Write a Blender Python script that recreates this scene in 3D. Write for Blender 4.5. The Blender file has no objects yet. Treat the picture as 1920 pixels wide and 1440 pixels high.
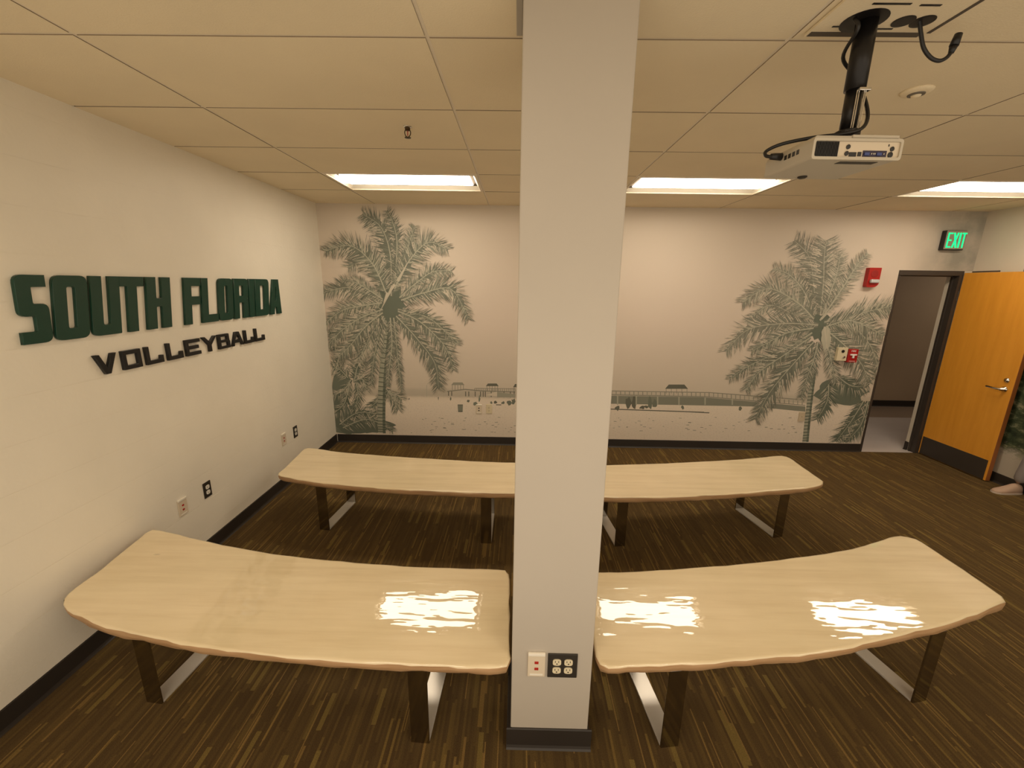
import bpy, bmesh, math, random
from mathutils import Vector, Matrix
R = random.Random(7)
SC = bpy.context.scene
COL = SC.collection

# ------------------------------------------------------------------ camera
CAM = (1.544, -1.647, 1.909)
PITCH, YAW, ROLL, FPX = 0.236, 0.0113, 0.0148, 780.2
def cam_axes():
    r = Vector((math.cos(YAW), math.sin(YAW), 0)); f = Vector((-math.sin(YAW), math.cos(YAW), 0)); u = Vector((0, 0, 1))
    f2 = f * math.cos(PITCH) - u * math.sin(PITCH)
    u2 = f * math.sin(PITCH) + u * math.cos(PITCH)
    r3 = r * math.cos(ROLL) + u2 * math.sin(ROLL)
    u3 = u2 * math.cos(ROLL) - r * math.sin(ROLL)
    return r3, u3, f2
AX = cam_axes()
cd = bpy.data.cameras.new('camera'); cam = bpy.data.objects.new('camera', cd); COL.objects.link(cam)
m = Matrix.Identity(4)
for i in range(3):
    m[i][0] = AX[0][i]; m[i][1] = AX[1][i]; m[i][2] = -AX[2][i]; m[i][3] = CAM[i]
cam.matrix_world = m
cd.sensor_width = 36; cd.lens = FPX / 1920 * 36; cd.clip_start = 0.05; cd.clip_end = 60
SC.camera = cam

def ray(u, v):
    return AX[2] + AX[0] * ((u - 960) / FPX) - AX[1] * ((v - 720) / FPX)
def at(u, v, axis, val):
    """the point of the plane axis=val that shows at a photo pixel"""
    d = ray(u, v); t = (val - CAM[axis]) / d[axis]
    return Vector(CAM) + d * t

# ------------------------------------------------------------------ world, exposure, lights
# added ambient fill: the room's back is left open to a warm uniform world
AMBIENT = 1.0
w = bpy.data.worlds.new('world'); SC.world = w; w.use_nodes = True
w.node_tree.nodes['Background'].inputs[0].default_value = (1, .84, .64, 1)
w.node_tree.nodes['Background'].inputs[1].default_value = AMBIENT
SC.view_settings.view_transform = 'Standard'; SC.view_settings.look = 'None'
SC.view_settings.exposure = 0.0; SC.view_settings.gamma = 1.0
SC.view_settings.use_curve_mapping = False

LAMP = (1.0, 0.85, 0.66)
LENS_POWER = 15.5
REAR_POWER = 22.0
def area(name, loc, sx, sy, power, color=LAMP, rot=(0, 0, 0)):
    l = bpy.data.lights.new(name, 'AREA'); l.shape = 'RECTANGLE'; l.size = sx; l.size_y = sy
    l.energy = power; l.color = color
    o = bpy.data.objects.new(name, l); COL.objects.link(o); o.location = loc; o.rotation_euler = rot
    return o
H = 2.721; YW = 3.11; XL = -0.642; XR = 6.48; YF = -2.6; T = 0.6096
# the next row of ceiling troffers, just behind the photographer
for k in (0, 2, 4):
    area('ceiling_lamp', (k * 2 * T + T, -2.15, H - 0.01), 1.1, 0.5, REAR_POWER)
# unseen weak lamp added to brighten the corridor beyond the door
area('corridor_fill', (8.6, 4.2, 2.5), 1.0, 0.4, 6.0, (1, .84, .66))

# ------------------------------------------------------------------ materials
def mat(name, color, rough=0.6, metal=0.0, spec=0.5, coat=0.0, coat_rough=0.05):
    mt = bpy.data.materials.new(name); mt.use_nodes = True
    b = mt.node_tree.nodes['Principled BSDF']
    b.inputs['Base Color'].default_value = (*color, 1); b.inputs['Roughness'].default_value = rough
    b.inputs['Metallic'].default_value = metal; b.inputs['Specular IOR Level'].default_value = spec
    b.inputs['Coat Weight'].default_value = coat; b.inputs['Coat Roughness'].default_value = coat_rough
    return mt
class G:
    """small helper to wire shader nodes"""
    def __init__(s, mt): s.t = mt.node_tree; s.b = s.t.nodes['Principled BSDF']
    def n(s, kind, **kw):
        nd = s.t.nodes.new('ShaderNode' + kind)
        for k, v in kw.items(): setattr(nd, k, v)
        return nd
    def l(s, a, b): s.t.links.new(a, b)
    def coords(s, scale=(1, 1, 1), kind='Object'):
        c = s.n('TexCoord'); mp = s.n('Mapping'); mp.inputs['Scale'].default_value = scale
        s.l(c.outputs[kind], mp.inputs['Vector']); return mp.outputs[0]
    def noise(s, vec, scale, detail=3, rough=.5):
        nd = s.n('TexNoise'); nd.inputs['Scale'].default_value = scale; nd.inputs['Detail'].default_value = detail
        nd.inputs['Roughness'].default_value = rough; s.l(vec, nd.inputs['Vector']); return nd.outputs['Fac']
    def ramp(s, fac, stops):
        r = s.n('ValToRGB'); s.l(fac, r.inputs[0]); e = r.color_ramp.elements
        while len(e) > 1: e.remove(e[-1])
        e[0].position = stops[0][0]; e[0].color = (*stops[0][1], 1)
        for p, c in stops[1:]:
            q = e.new(p); q.color = (*c, 1)
        return r.outputs[0]
    def math(s, op, a, b=None, c=None):
        nd = s.n('Math', operation=op)
        for i, x in enumerate((a, b, c)):
            if x is None: continue
            if isinstance(x, (int, float)): nd.inputs[i].default_value = x
            else: s.l(x, nd.inputs[i])
        return nd.outputs[0]
    def mix(s, fac, a, b):
        nd = s.n('MixRGB')
        for i, x in enumerate((fac, a, b)):
            if isinstance(x, (int, float)): nd.inputs[i].default_value = x
            elif isinstance(x, tuple): nd.inputs[i].default_value = (*x, 1)
            else: s.l(x, nd.inputs[i])
        return nd.outputs[0]
    def bump(s, h, strength, dist=.01, to='Normal'):
        nd = s.n('Bump'); nd.inputs['Strength'].default_value = strength; nd.inputs['Distance'].default_value = dist
        s.l(h, nd.inputs['Height']); s.l(nd.outputs[0], s.b.inputs[to])
    def color(s, c): s.l(c, s.b.inputs['Base Color'])

def painted(name, color, var=.04, rough=.55, scale=60, bump=.06):
    mt = mat(name, color, rough); g = G(mt); v = g.coords()
    lo = tuple(c * (1 - var) for c in color); hi = tuple(min(1, c * (1 + var)) for c in color)
    g.color(g.ramp(g.noise(v, 2.2, 4), [(.3, lo), (.7, hi)]))
    g.bump(g.noise(v, scale, 3), bump, .004)
    return mt
def emit(name, color, strength):
    mt = mat(name, color, .5); b = mt.node_tree.nodes['Principled BSDF']
    b.inputs['Emission Color'].default_value = (*color, 1); b.inputs['Emission Strength'].default_value = strength
    return mt

M = {}
M['wall'] = painted('wall_paint', (.70, .63, .52))
M['block'] = painted('block_paint', (.86, .81, .70), .03, .5, 45, .25)
M['column'] = painted('column_paint', (.485, .435, .37), .02, .5, 90, .04)
M['tile'] = painted('ceiling_tile_face', (.84, .72, .51), .03, .9, 160, .25)
M['tileedge'] = mat('raw_tile_edge_shaded', (.30, .23, .15), .9)  # raw tile edge, darkened in colour to draw the grid's shadow lines
M['tee'] = mat('ceiling_tee_metal', (.84, .74, .58), .5)
M['gap'] = mat('ceiling_plenum', (.10, .08, .06), .9)
M['base'] = painted('black_vinyl_base', (.028, .022, .018), .1, .5)
M['white'] = mat('white_enamel', (.82, .78, .70), .35)
M['reflector'] = mat('reflector_white', (.93, .87, .74), .5)
M['lens'] = emit('lamp_lens', LAMP, LENS_POWER)
M['bronze'] = painted('dark_bronze_paint', (.05, .04, .033), .08, .4, 50, .05)
M['black'] = mat('black_plastic', (.012, .011, .011), .4)
M['blackmetal'] = mat('black_metal', (.015, .013, .013), .35, .3)
M['chrome'] = mat('chrome', (.75, .72, .68), .15, 1)
M['lit_satin'] = mat('lit_satin_steel', (.66, .62, .56), .30, .35)  # paler rail copy of the leg steel, caught light put into its colour
M['steel'] = mat('brushed_steel', (.40, .38, .35), .12, 1)
g = G(M['steel']); v = g.coords((4, 120, 120)); g.bump(g.noise(v, 6, 2), .02, .002)
M['ivory'] = mat('ivory_plastic', (.72, .63, .44), .4)
M['plate'] = mat('almond_plate', (.70, .60, .46), .4)
M['plate_light'] = mat('pale_label', (.85, .80, .70), .5)
M['darkplate'] = mat('dark_brown_plate', (.03, .025, .02), .4)
M['redjack'] = mat('red_jack', (.42, .02, .012), .4)
M['red'] = mat('red_plastic', (.40, .012, .01), .35)
M['paper'] = mat('white_print', (.85, .82, .78), .6)
M['clear'] = mat('clear_strobe', (.55, .55, .56), .1)
M['exit'] = emit('exit_green', (.0, .9, .28), 1.1)
M['exitface'] = mat('exit_face', (.32, .29, .22), .4)
M['green'] = mat('dark_green_acrylic', (.004, .045, .028), .25)
M['letterblack'] = mat('gloss_black_acrylic', (.006, .006, .007), .3)
M['projector'] = mat('projector_shell', (.52, .46, .36), .45)
M['projface'] = mat('projector_rear_face', (.66, .56, .42), .45)
M['blue'] = mat('blue_socket', (.05, .07, .22), .4)
M['corrwall'] = painted('corridor_paint', (.52, .40, .28))
M['corrfloor'] = painted('corridor_vinyl', (.72, .66, .64), .06, .3)
M['corrband'] = painted('corridor_vinyl_dark', (.40, .31, .24), .06, .3)
M['shoe'] = painted('shoe_canvas', (.55, .38, .28), .08, .7)
M['sole'] = mat('shoe_sole', (.60, .50, .42), .7)
M['trouser'] = painted('grey_trousers', (.30, .27, .26), .1, .8)
M['shirt'] = painted('green_shirt', (.05, .09, .05), .1, .8)
M['skin'] = mat('skin', (.50, .30, .20), .5)
M['hair'] = mat('hair', (.03, .02, .015), .6)

# door veneer
mt = M['door'] = mat('orange_maple_veneer', (.5, .22, .04), .4)
g = G(mt); v = g.coords((6, 6, .6)); g.color(g.ramp(g.noise(v, 3, 5, .6), [(.25, (.74, .315, .030)), (.75, (.84, .375, .042))]))
mt = M['dooredge'] = mat('door_edge_wood', (.38, .13, .035), .45)

# whitewashed bench top under a glossy uneven lacquer
mt = M['bench'] = mat('whitewashed_lacquered_wood', (.6, .48, .28), .5, 0, .3, 1.0, .015)
g = G(mt); v = g.coords((.35, 5, 5)); v2 = g.coords((1, 1, 1))
grain = g.noise(v, 5, 6, .6); cloud = g.noise(v2, 2.5, 3)
c1 = g.ramp(grain, [(.3, (.76, .62, .40)), (.5, (.82, .685, .46)), (.7, (.86, .73, .50))])
c2 = g.ramp(cloud, [(.35, (.93, .93, .90)), (.65, (1, 1, 1))])
mx = g.n('MixRGB', blend_type='MULTIPLY'); mx.inputs[0].default_value = 1; g.l(c1, mx.inputs[1]); g.l(c2, mx.inputs[2])
kn = g.n('TexVoronoi'); kn.inputs['Scale'].default_value = 2.1; kv = g.coords((.8, 2.2, .1)); g.l(kv, kn.inputs['Vector'])
knot = g.ramp(kn.outputs['Distance'], [(.015, (1, 1, 1)), (.05, (0, 0, 0))])
g.color(g.mix(g.math('MULTIPLY', knot, .55), mx.outputs[0], (.20, .13, .06)))
wv = g.noise(g.coords((.42, 1.7, 1)), 5.0, 2.8, .55)
g.b.inputs['Coat IOR'].default_value = 1.6
g.bump(wv, .40, .008, 'Coat Normal')
mt = M['benchedge'] = mat('bare_wood_edge_shaded', (.40, .24, .12), .55)  # bare edge wood and bark, with shade worked into the brown
g = G(mt); v = g.coords((.5, .5, 6)); g.color(g.ramp(g.noise(v, 9, 5, .65), [(.3, (.36, .20, .09)), (.7, (.50, .32, .17))]))

# striped carpet: short dashes of gold and olive along Y over dark brown
mt = M['carpet'] = mat('striped_carpet', (.05, .03, .015), .95, 0, .1)
mt.node_tree.nodes['Principled BSDF'].inputs['Sheen Weight'].default_value = .2; mt.node_tree.nodes['Principled BSDF'].inputs['Sheen Tint'].default_value = (.9, .62, .28, 1)
g = G(mt); v = g.coords(); sx = g.n('SeparateXYZ'); g.l(v, sx.inputs[0]); X, Y = sx.outputs[0], sx.outputs[1]
def dash_layer(wd, ln, seed):
    col = g.math('FLOOR', g.math('DIVIDE', X, wd))
    wn = g.n('TexWhiteNoise', noise_dimensions='2D'); cb = g.n('CombineXYZ'); g.l(col, cb.inputs[0]); cb.inputs[1].default_value = seed; g.l(cb.outputs[0], wn.inputs['Vector'])
    yy = g.math('ADD', g.math('DIVIDE', Y, ln), g.math('MULTIPLY', wn.outputs['Value'], 7.3))
    cell = g.math('FLOOR', yy)
    w2 = g.n('TexWhiteNoise', noise_dimensions='3D'); cb2 = g.n('CombineXYZ'); g.l(col, cb2.inputs[0]); g.l(cell, cb2.inputs[1]); cb2.inputs[2].default_value = seed + .5
    g.l(cb2.outputs[0], w2.inputs['Vector']); return w2.outputs['Value']
a = dash_layer(.0105, .22, 1.0); b = dash_layer(.021, .17, 5.0); c = dash_layer(.005, .30, 9.0)
base = g.ramp(a, [(0, (.062, .037, .015)), (.5, (.076, .047, .018)), (.93, (.105, .066, .022)), (.955, (.16, .104, .030)), (1, (.18, .110, .035))])
base = g.mix(g.ramp(b, [(.965, (0, 0, 0)), (.97, (.8, .8, .8))]), base, (.18, .125, .036))
base = g.mix(g.ramp(c, [(.965, (0, 0, 0)), (.97, (.6, .6, .6))]), base, (.27, .165, .05))
fz = g.noise(v, 260, 2)
mx = g.n('MixRGB', blend_type='MULTIPLY'); mx.inputs[0].default_value = 1; g.l(base, mx.inputs[1]); g.l(g.ramp(fz, [(.3, (.75, .75, .75)), (.7, (1.15, 1.15, 1.15))]), mx.inputs[2])
g.color(mx.outputs[0]); g.bump(fz, .5, .004)

# mural backdrop: printed sky, sea and sand
mt = M['mural'] = mat('printed_beach_mural', (.7, .6, .5), .6)
g = G(mt); v = g.coords(); sx = g.n('SeparateXYZ'); g.l(v, sx.inputs[0]); X, Z = sx.outputs[0], sx.outputs[2]
n1 = g.noise(g.coords((6, 1, 14)), 3.5, 6, .7)
zz = g.math('ADD', Z, g.math('MULTIPLY', g.math('SUBTRACT', n1, .5), .035))
band = g.ramp(g.math('DIVIDE', zz, 2.7), [(.04, (.74, .65, .55)), (.20, (.80, .70, .58)), (.214, (.76, .66, .54)), (.224, (.52, .46, .37)), (.248, (.54, .48, .39)), (.262, (.63, .55, .45)), (.55, (.67, .57, .48)), (1, (.65, .57, .47))])
spk = g.ramp(g.noise(g.coords((5, 1, 11)), 9, 6, .75), [(.30, (.62, .62, .62)), (.46, (1, 1, 1))])
low = g.ramp(Z, [(.50, (1, 1, 1)), (.60, (0, 0, 0))])
mx = g.n('MixRGB', blend_type='MULTIPLY'); g.l(low, mx.inputs[0]); g.l(band, mx.inputs[1]); g.l(spk, mx.inputs[2])
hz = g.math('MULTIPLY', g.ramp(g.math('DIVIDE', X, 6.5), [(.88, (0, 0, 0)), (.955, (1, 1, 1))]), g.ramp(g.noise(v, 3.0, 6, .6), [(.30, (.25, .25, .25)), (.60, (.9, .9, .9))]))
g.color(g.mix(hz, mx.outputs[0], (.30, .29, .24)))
mt = M['foliage'] = mat('printed_foliage_mural', (.1, .12, .06), .6)
g = G(mt); v = g.coords(); sx = g.n('SeparateXYZ'); g.l(v, sx.inputs[0]); Z = sx.outputs[2]
nn = g.noise(g.coords((1, 3, 5)), 3.2, 7, .65)
fol = g.ramp(nn, [(.34, (.012, .018, .010)), (.5, (.045, .065, .030)), (.58, (.10, .12, .06)), (.66, (.34, .32, .20)), (.8, (.5, .46, .36))])
edge = g.math('ADD', Z, g.math('MULTIPLY', g.math('SUBTRACT', nn, .5), .35))
lowm = g.ramp(edge, [(.33, (1, 1, 1)), (.42, (0, 0, 0))]); him = g.ramp(g.math('DIVIDE', edge, 3), [(.55, (0, 0, 0)), (.62, (1, 1, 1))])
g.color(g.mix(him, g.mix(lowm, fol, (.50, .45, .37)), (.66, .60, .50)))
# print inks: colour carried per face corner
mt = M['ink'] = mat('printed_ink', (.3, .32, .28), .6)
g = G(mt); at_ = g.n('VertexColor', layer_name='ink'); g.color(at_.outputs[0])

# ------------------------------------------------------------------ mesh helpers
def obj(name, bm, mats, parent=None, smooth=False, recalc=True):
    me = bpy.data.meshes.new(name)
    if recalc: bmesh.ops.recalc_face_normals(bm, faces=bm.faces)
    bm.to_mesh(me); bm.free()
    for x in (mats if isinstance(mats, (list, tuple)) else [mats]): me.materials.append(x)
    if smooth:
        me.polygons.foreach_set('use_smooth', [True] * len(me.polygons))
    o = bpy.data.objects.new(name, me); COL.objects.link(o)
    if parent: o.parent = parent
    return o
def tag(o, label, cat, group=None):
    o['label'] = label; o['category'] = cat
    if group: o['group'] = group
    return o
def thing(name, label, cat, loc=(0, 0, 0), rotz=0, group=None):
    o = bpy.data.objects.new(name, None); COL.objects.link(o); o.location = loc; o.rotation_euler = (0, 0, rotz)
    o.empty_display_size = .05
    return tag(o, label, cat, group)
def struct(o): o['kind'] = 'structure'; return o
def box(bm, a, b, bev=0, mi=0, segs=2):
    lo = [min(a[i], b[i]) for i in range(3)]; hi = [max(a[i], b[i]) for i in range(3)]
    vs = [bm.verts.new((x, y, z)) for x in (lo[0], hi[0]) for y in (lo[1], hi[1]) for z in (lo[2], hi[2])]
    fs = [bm.faces.new([vs[i] for i in q]) for q in ((0, 1, 3, 2), (4, 6, 7, 5), (0, 4, 5, 1), (2, 3, 7, 6), (0, 2, 6, 4), (1, 5, 7, 3))]
    for f in fs: f.material_index = mi
    if bev:
        es = list({e for f in fs for e in f.edges})
        r = bmesh.ops.bevel(bm, geom=es, offset=bev, segments=segs, affect='EDGES', profile=.5)
        for f in r['faces']: f.material_index = mi
    return bm
def bx(a, b, bev=0): return box(bmesh.new(), a, b, bev)
def cyl(bm, p, q, r, r2=None, n=20, caps=True):
    p, q = Vector(p), Vector(q); d = (q - p).normalized(); r2 = r if r2 is None else r2
    s = d.orthogonal().normalized(); t = d.cross(s)
    A = [bm.verts.new(p + (s * math.cos(2 * math.pi * i / n) + t * math.sin(2 * math.pi * i / n)) * r) for i in range(n)]
    B = [bm.verts.new(q + (s * math.cos(2 * math.pi * i / n) + t * math.sin(2 * math.pi * i / n)) * r2) for i in range(n)]
    for i in range(n): bm.faces.new((A[i], A[(i + 1) % n], B[(i + 1) % n], B[i]))
    if caps: bm.faces.new(A[::-1]); bm.faces.new(B)
    return bm
def lathe(bm, c, prof, n=24, axis=2):
    """profile [(radius, height)] turned about an axis through c"""
    rings = []
    for r, h in prof:
        ring = []
        for i in range(n):
            a = 2 * math.pi * i / n; p = [r * math.cos(a), r * math.sin(a), h]
            if axis == 1: p = [p[0], p[2], p[1]]
            elif axis == 0: p = [p[2], p[0], p[1]]
            ring.append(bm.verts.new((c[0] + p[0], c[1] + p[1], c[2] + p[2])))
        rings.append(ring)
    for a, b in zip(rings, rings[1:]):
        for i in range(n): bm.faces.new((a[i], a[(i + 1) % n], b[(i + 1) % n], b[i]))
    bm.faces.new(rings[0][::-1]); bm.faces.new(rings[-1])
    return bm
def spline(pts, n=8, closed=False):
    P = [Vector(p) for p in pts]; out = []; N = len(P)
    for i in range(N if closed else N - 1):
        g_ = (lambda k: P[k % N]) if closed else (lambda k: P[min(max(k, 0), N - 1)])
        p0, p1, p2, p3 = g_(i - 1), g_(i), g_(i + 1), g_(i + 2)
        for j in range(n):
            t = j / n
            out.append(.5 * ((2 * p1) + (p2 - p0) * t + (2 * p0 - 5 * p1 + 4 * p2 - p3) * t * t + (3 * p1 - p0 - 3 * p2 + p3) * t ** 3))
    if not closed: out.append(P[-1])
    return out
def tube(bm, pts, r, n=10):
    P = [Vector(p) for p in pts]; rings = []; prev = None
    for i, p in enumerate(P):
        d = (P[min(i + 1, len(P) - 1)] - P[max(i - 1, 0)]).normalized()
        s = d.orthogonal().normalized() if prev is None else (prev - d * prev.dot(d)).normalized()
        prev = s; t = d.cross(s)
        rings.append([bm.verts.new(p + (s * math.cos(2 * math.pi * k / n) + t * math.sin(2 * math.pi * k / n)) * r) for k in range(n)])
    for a, b in zip(rings, rings[1:]):
        for k in range(n): bm.faces.new((a[k], a[(k + 1) % n], b[(k + 1) % n], b[k]))
    bm.faces.new(rings[0][::-1]); bm.faces.new(rings[-1])
    return bm
def prism(bm, poly, d0, d1, axis):
    """polygon (2D) extruded from d0 to d1 along an axis (0: poly is y,z ; 1: x,z ; 2: x,y)"""
    def P(a, b, d): return {0: (d, a, b), 1: (a, d, b), 2: (a, b, d)}[axis]
    A = [bm.verts.new(P(a, b, d0)) for a, b in poly]; B = [bm.verts.new(P(a, b, d1)) for a, b in poly]
    bm.faces.new(A[::-1]); bm.faces.new(B); n = len(poly)
    for i in range(n): bm.faces.new((A[i], A[(i + 1) % n], B[(i + 1) % n], B[i]))
    return bm
def rounded(pts, k=5):
    """[(x, y, radius)] -> polygon with rounded corners"""
    out = []; N = len(pts)
    for i in range(N):
        x, y, r = pts[i]; p = Vector((x, y)); a = Vector(pts[i - 1][:2]); b = Vector(pts[(i + 1) % N][:2])
        if r <= 0: out.append((x, y)); continue
        da, db = (a - p), (b - p); r_ = min(r, da.length * .49, db.length * .49)
        s, e = p + da.normalized() * r_, p + db.normalized() * r_
        for j in range(k + 1):
            t = j / k; q = s * (1 - t) ** 2 + p * 2 * t * (1 - t) + e * t * t
            out.append((q.x, q.y))
    return out
def plate_with_holes(name, outer, holes, thick, bevel=0):
    """flat shape with holes, extruded: a mesh lying in XY, z from 0 to thick"""
    cu = bpy.data.curves.new(name, 'CURVE'); cu.dimensions = '2D'; cu.fill_mode = 'BOTH'
    cu.extrude = thick / 2 - bevel; cu.bevel_depth = bevel; cu.bevel_resolution = 1; cu.offset = -bevel
    for poly in [outer] + holes:
        s = cu.splines.new('POLY'); s.points.add(len(poly) - 1); s.use_cyclic_u = True
        for i, (x, y) in enumerate(poly): s.points[i].co = (x, y, 0, 1)
    o = bpy.data.objects.new(name, cu); COL.objects.link(o)
    dg = bpy.context.evaluated_depsgraph_get(); me = bpy.data.meshes.new_from_object(o.evaluated_get(dg))
    bpy.data.objects.remove(o); bpy.data.curves.remove(cu)
    for vtx in me.vertices: vtx.co.z += thick / 2
    me.name = name
    return me

# ------------------------------------------------------------------ room shell
struct(obj('floor', bx((XL - .15, -1.1, -.06), (XR + .15, YW, 0)), M['carpet']))

wl = struct(obj('wall_left', bx((XL - .15, YF, 0), (XL - .0013, YW, H + .2)), M['block']))
zs = [0] + [.178 + .2032 * k for k in range(13)] + [H + .02]
for a, b in zip(zs, zs[1:]):
    if b - a < .03: continue
    bm = bx((XL - .0013, YF, a + .001), (XL, YW, b - .001))
    obj('block_course', bm, M['block'], wl)

# back wall with the doorway
DX0, DX1, DH = 5.69, 6.37, 2.115
WT = .125
wb = bmesh.new()
box(wb, (XL - .15, YW, 0), (DX0, YW + WT, H + .2)); box(wb, (DX0, YW, DH), (DX1, YW + WT, H + .2)); box(wb, (DX1, YW, 0), (10.7, YW + WT, H + .2))
wback = struct(obj('wall_back', wb, M['wall']))
struct(obj('wall_right', bx((XR, YF, 0), (XR + .15, YW, H + .2)), M['wall']))

# column
CX0, CX1, CY0, CY1 = 1.544, 1.866, -.286, .036
struct(obj('column_center', bx((CX0, CY0, 0), (CX1, CY1, H + .02), .004), M['column']))
def base_strip(bm, p, q, nrm, h=.1016, t=.007):
    """vinyl cove base: thin strip with a small toe at the floor; p->q along the wall, nrm into the room"""
    p, q, nn = Vector((*p, 0)), Vector((*q, 0)), Vector((*nrm, 0))
    prof = [(0, h), (t * .6, h), (t, h - .004), (t, .016), (t + .004, .006), (t + .010, 0.0005), (0, 0.0005)]
    A = [bm.verts.new(p + nn * a + Vector((0, 0, b))) for a, b in prof]; B = [bm.verts.new(q + nn * a + Vector((0, 0, b))) for a, b in prof]
    n = len(prof); bm.faces.new(A[::-1]); bm.faces.new(B)
    for i in range(n): bm.faces.new((A[i], A[(i + 1) % n], B[(i + 1) % n], B[i]))
    return bm
bm = bmesh.new(); e = .017
base_strip(bm, (CX0 - e, CY0), (CX1 + e, CY0), (0, -1)); base_strip(bm, (CX0 - e, CY1), (CX1 + e, CY1), (0, 1))
base_strip(bm, (CX0, CY0), (CX0, CY1), (-1, 0)); base_strip(bm, (CX1, CY0), (CX1, CY1), (1, 0))
struct(obj('baseboard_column', bm, M['base']))
struct(obj('baseboard_left', base_strip(bmesh.new(), (XL, YF), (XL, YW), (1, 0)), M['base']))
struct(obj('baseboard_back', base_strip(bmesh.new(), (XL + .018, YW), (DX0, YW), (0, -1)), M['base']))
struct(obj('baseboard_right', base_strip(bmesh.new(), (XR, YF), (XR, YW), (-1, 0)), M['base']))

# ceiling: plenum slab, tees, tegular tiles
ceil = struct(obj('ceiling', bx((XL - .1, YF, H + .03), (XR + .1, YW, H + .12)), M['gap']))
xs = [XL] + [2 * T * k for k in range(0, 6)] + [XR]
xs = [x for x in xs if x <= XR]
ys = [T * k for k in range(-4, 5)]; ys = [YF] + ys + [YW]
GAP = .007
LIGHTS = {(0, 3), (2, 3), (4, 3)}
def cell_of(i, j): return (round(xs[i] / (2 * T)) if i > 0 else -1, round(ys[j] / T) if j > 0 else -99)
tile_me = {}
for i in range(len(xs) - 1):
    for j in range(len(ys) - 1):
        x0, x1, y0, y1 = xs[i], xs[i + 1], ys[j], ys[j + 1]
        if x1 - x0 < .05 or y1 - y0 < .05: continue
        if cell_of(i, j) in LIGHTS: continue
        gx0 = 0 if i == 0 else GAP; gx1 = 0 if i == len(xs) - 2 else GAP
        gy0 = 0 if j == 0 else GAP; gy1 = 0 if j == len(ys) - 2 else GAP
        key = (round(x1 - x0 - gx0 - gx1, 3), round(y1 - y0 - gy0 - gy1, 3))
        hole = x0 < CX0 < x1 and y0 < .0 <= y1
        if key not in tile_me:
            sx_, sy_ = key; bm = bx((-sx_ / 2, -sy_ / 2, 0), (sx_ / 2, sy_ / 2, .016)); bm.normal_update()
            for f_ in bm.faces: f_.material_index = 1 if abs(f_.normal.z) < .5 else 0
            o = obj('ceiling_tile', bm, [M['tile'], M['tileedge']], ceil); tile_me[key] = o.data
        else:
            o = bpy.data.objects.new('ceiling_tile', tile_me[key]); COL.objects.link(o); o.parent = ceil
        o.location = ((x0 + gx0 + x1 - gx1) / 2, (y0 + gy0 + y1 - gy1) / 2, H + R.uniform(-.0006, .0006))
for x in xs[1:-1]:
    obj('ceiling_tee', bx((x - .0072, YF, H + .003), (x + .0072, YW, H + .03)), M['tee'], ceil)
for y in ys[1:-1]:
    for x0, x1 in zip(xs, xs[1:]):
        obj('ceiling_tee', bx((x0 + .0075, y - .0072, H + .003), (x1 - .0075, y + .0072, H + .03)), M['tee'], ceil)
# metal angle along the ceiling beside the column
bm = bmesh.new(); box(bm, (1.524, -.75, H - .010), (1.5435, -.03, H - .004), .001); box(bm, (1.524, -.75, H - .004), (1.527, -.03, H + .0))
struct(obj('trim_1', bm, mat('grey_angle', (.40, .36, .30), .4)))

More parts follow.
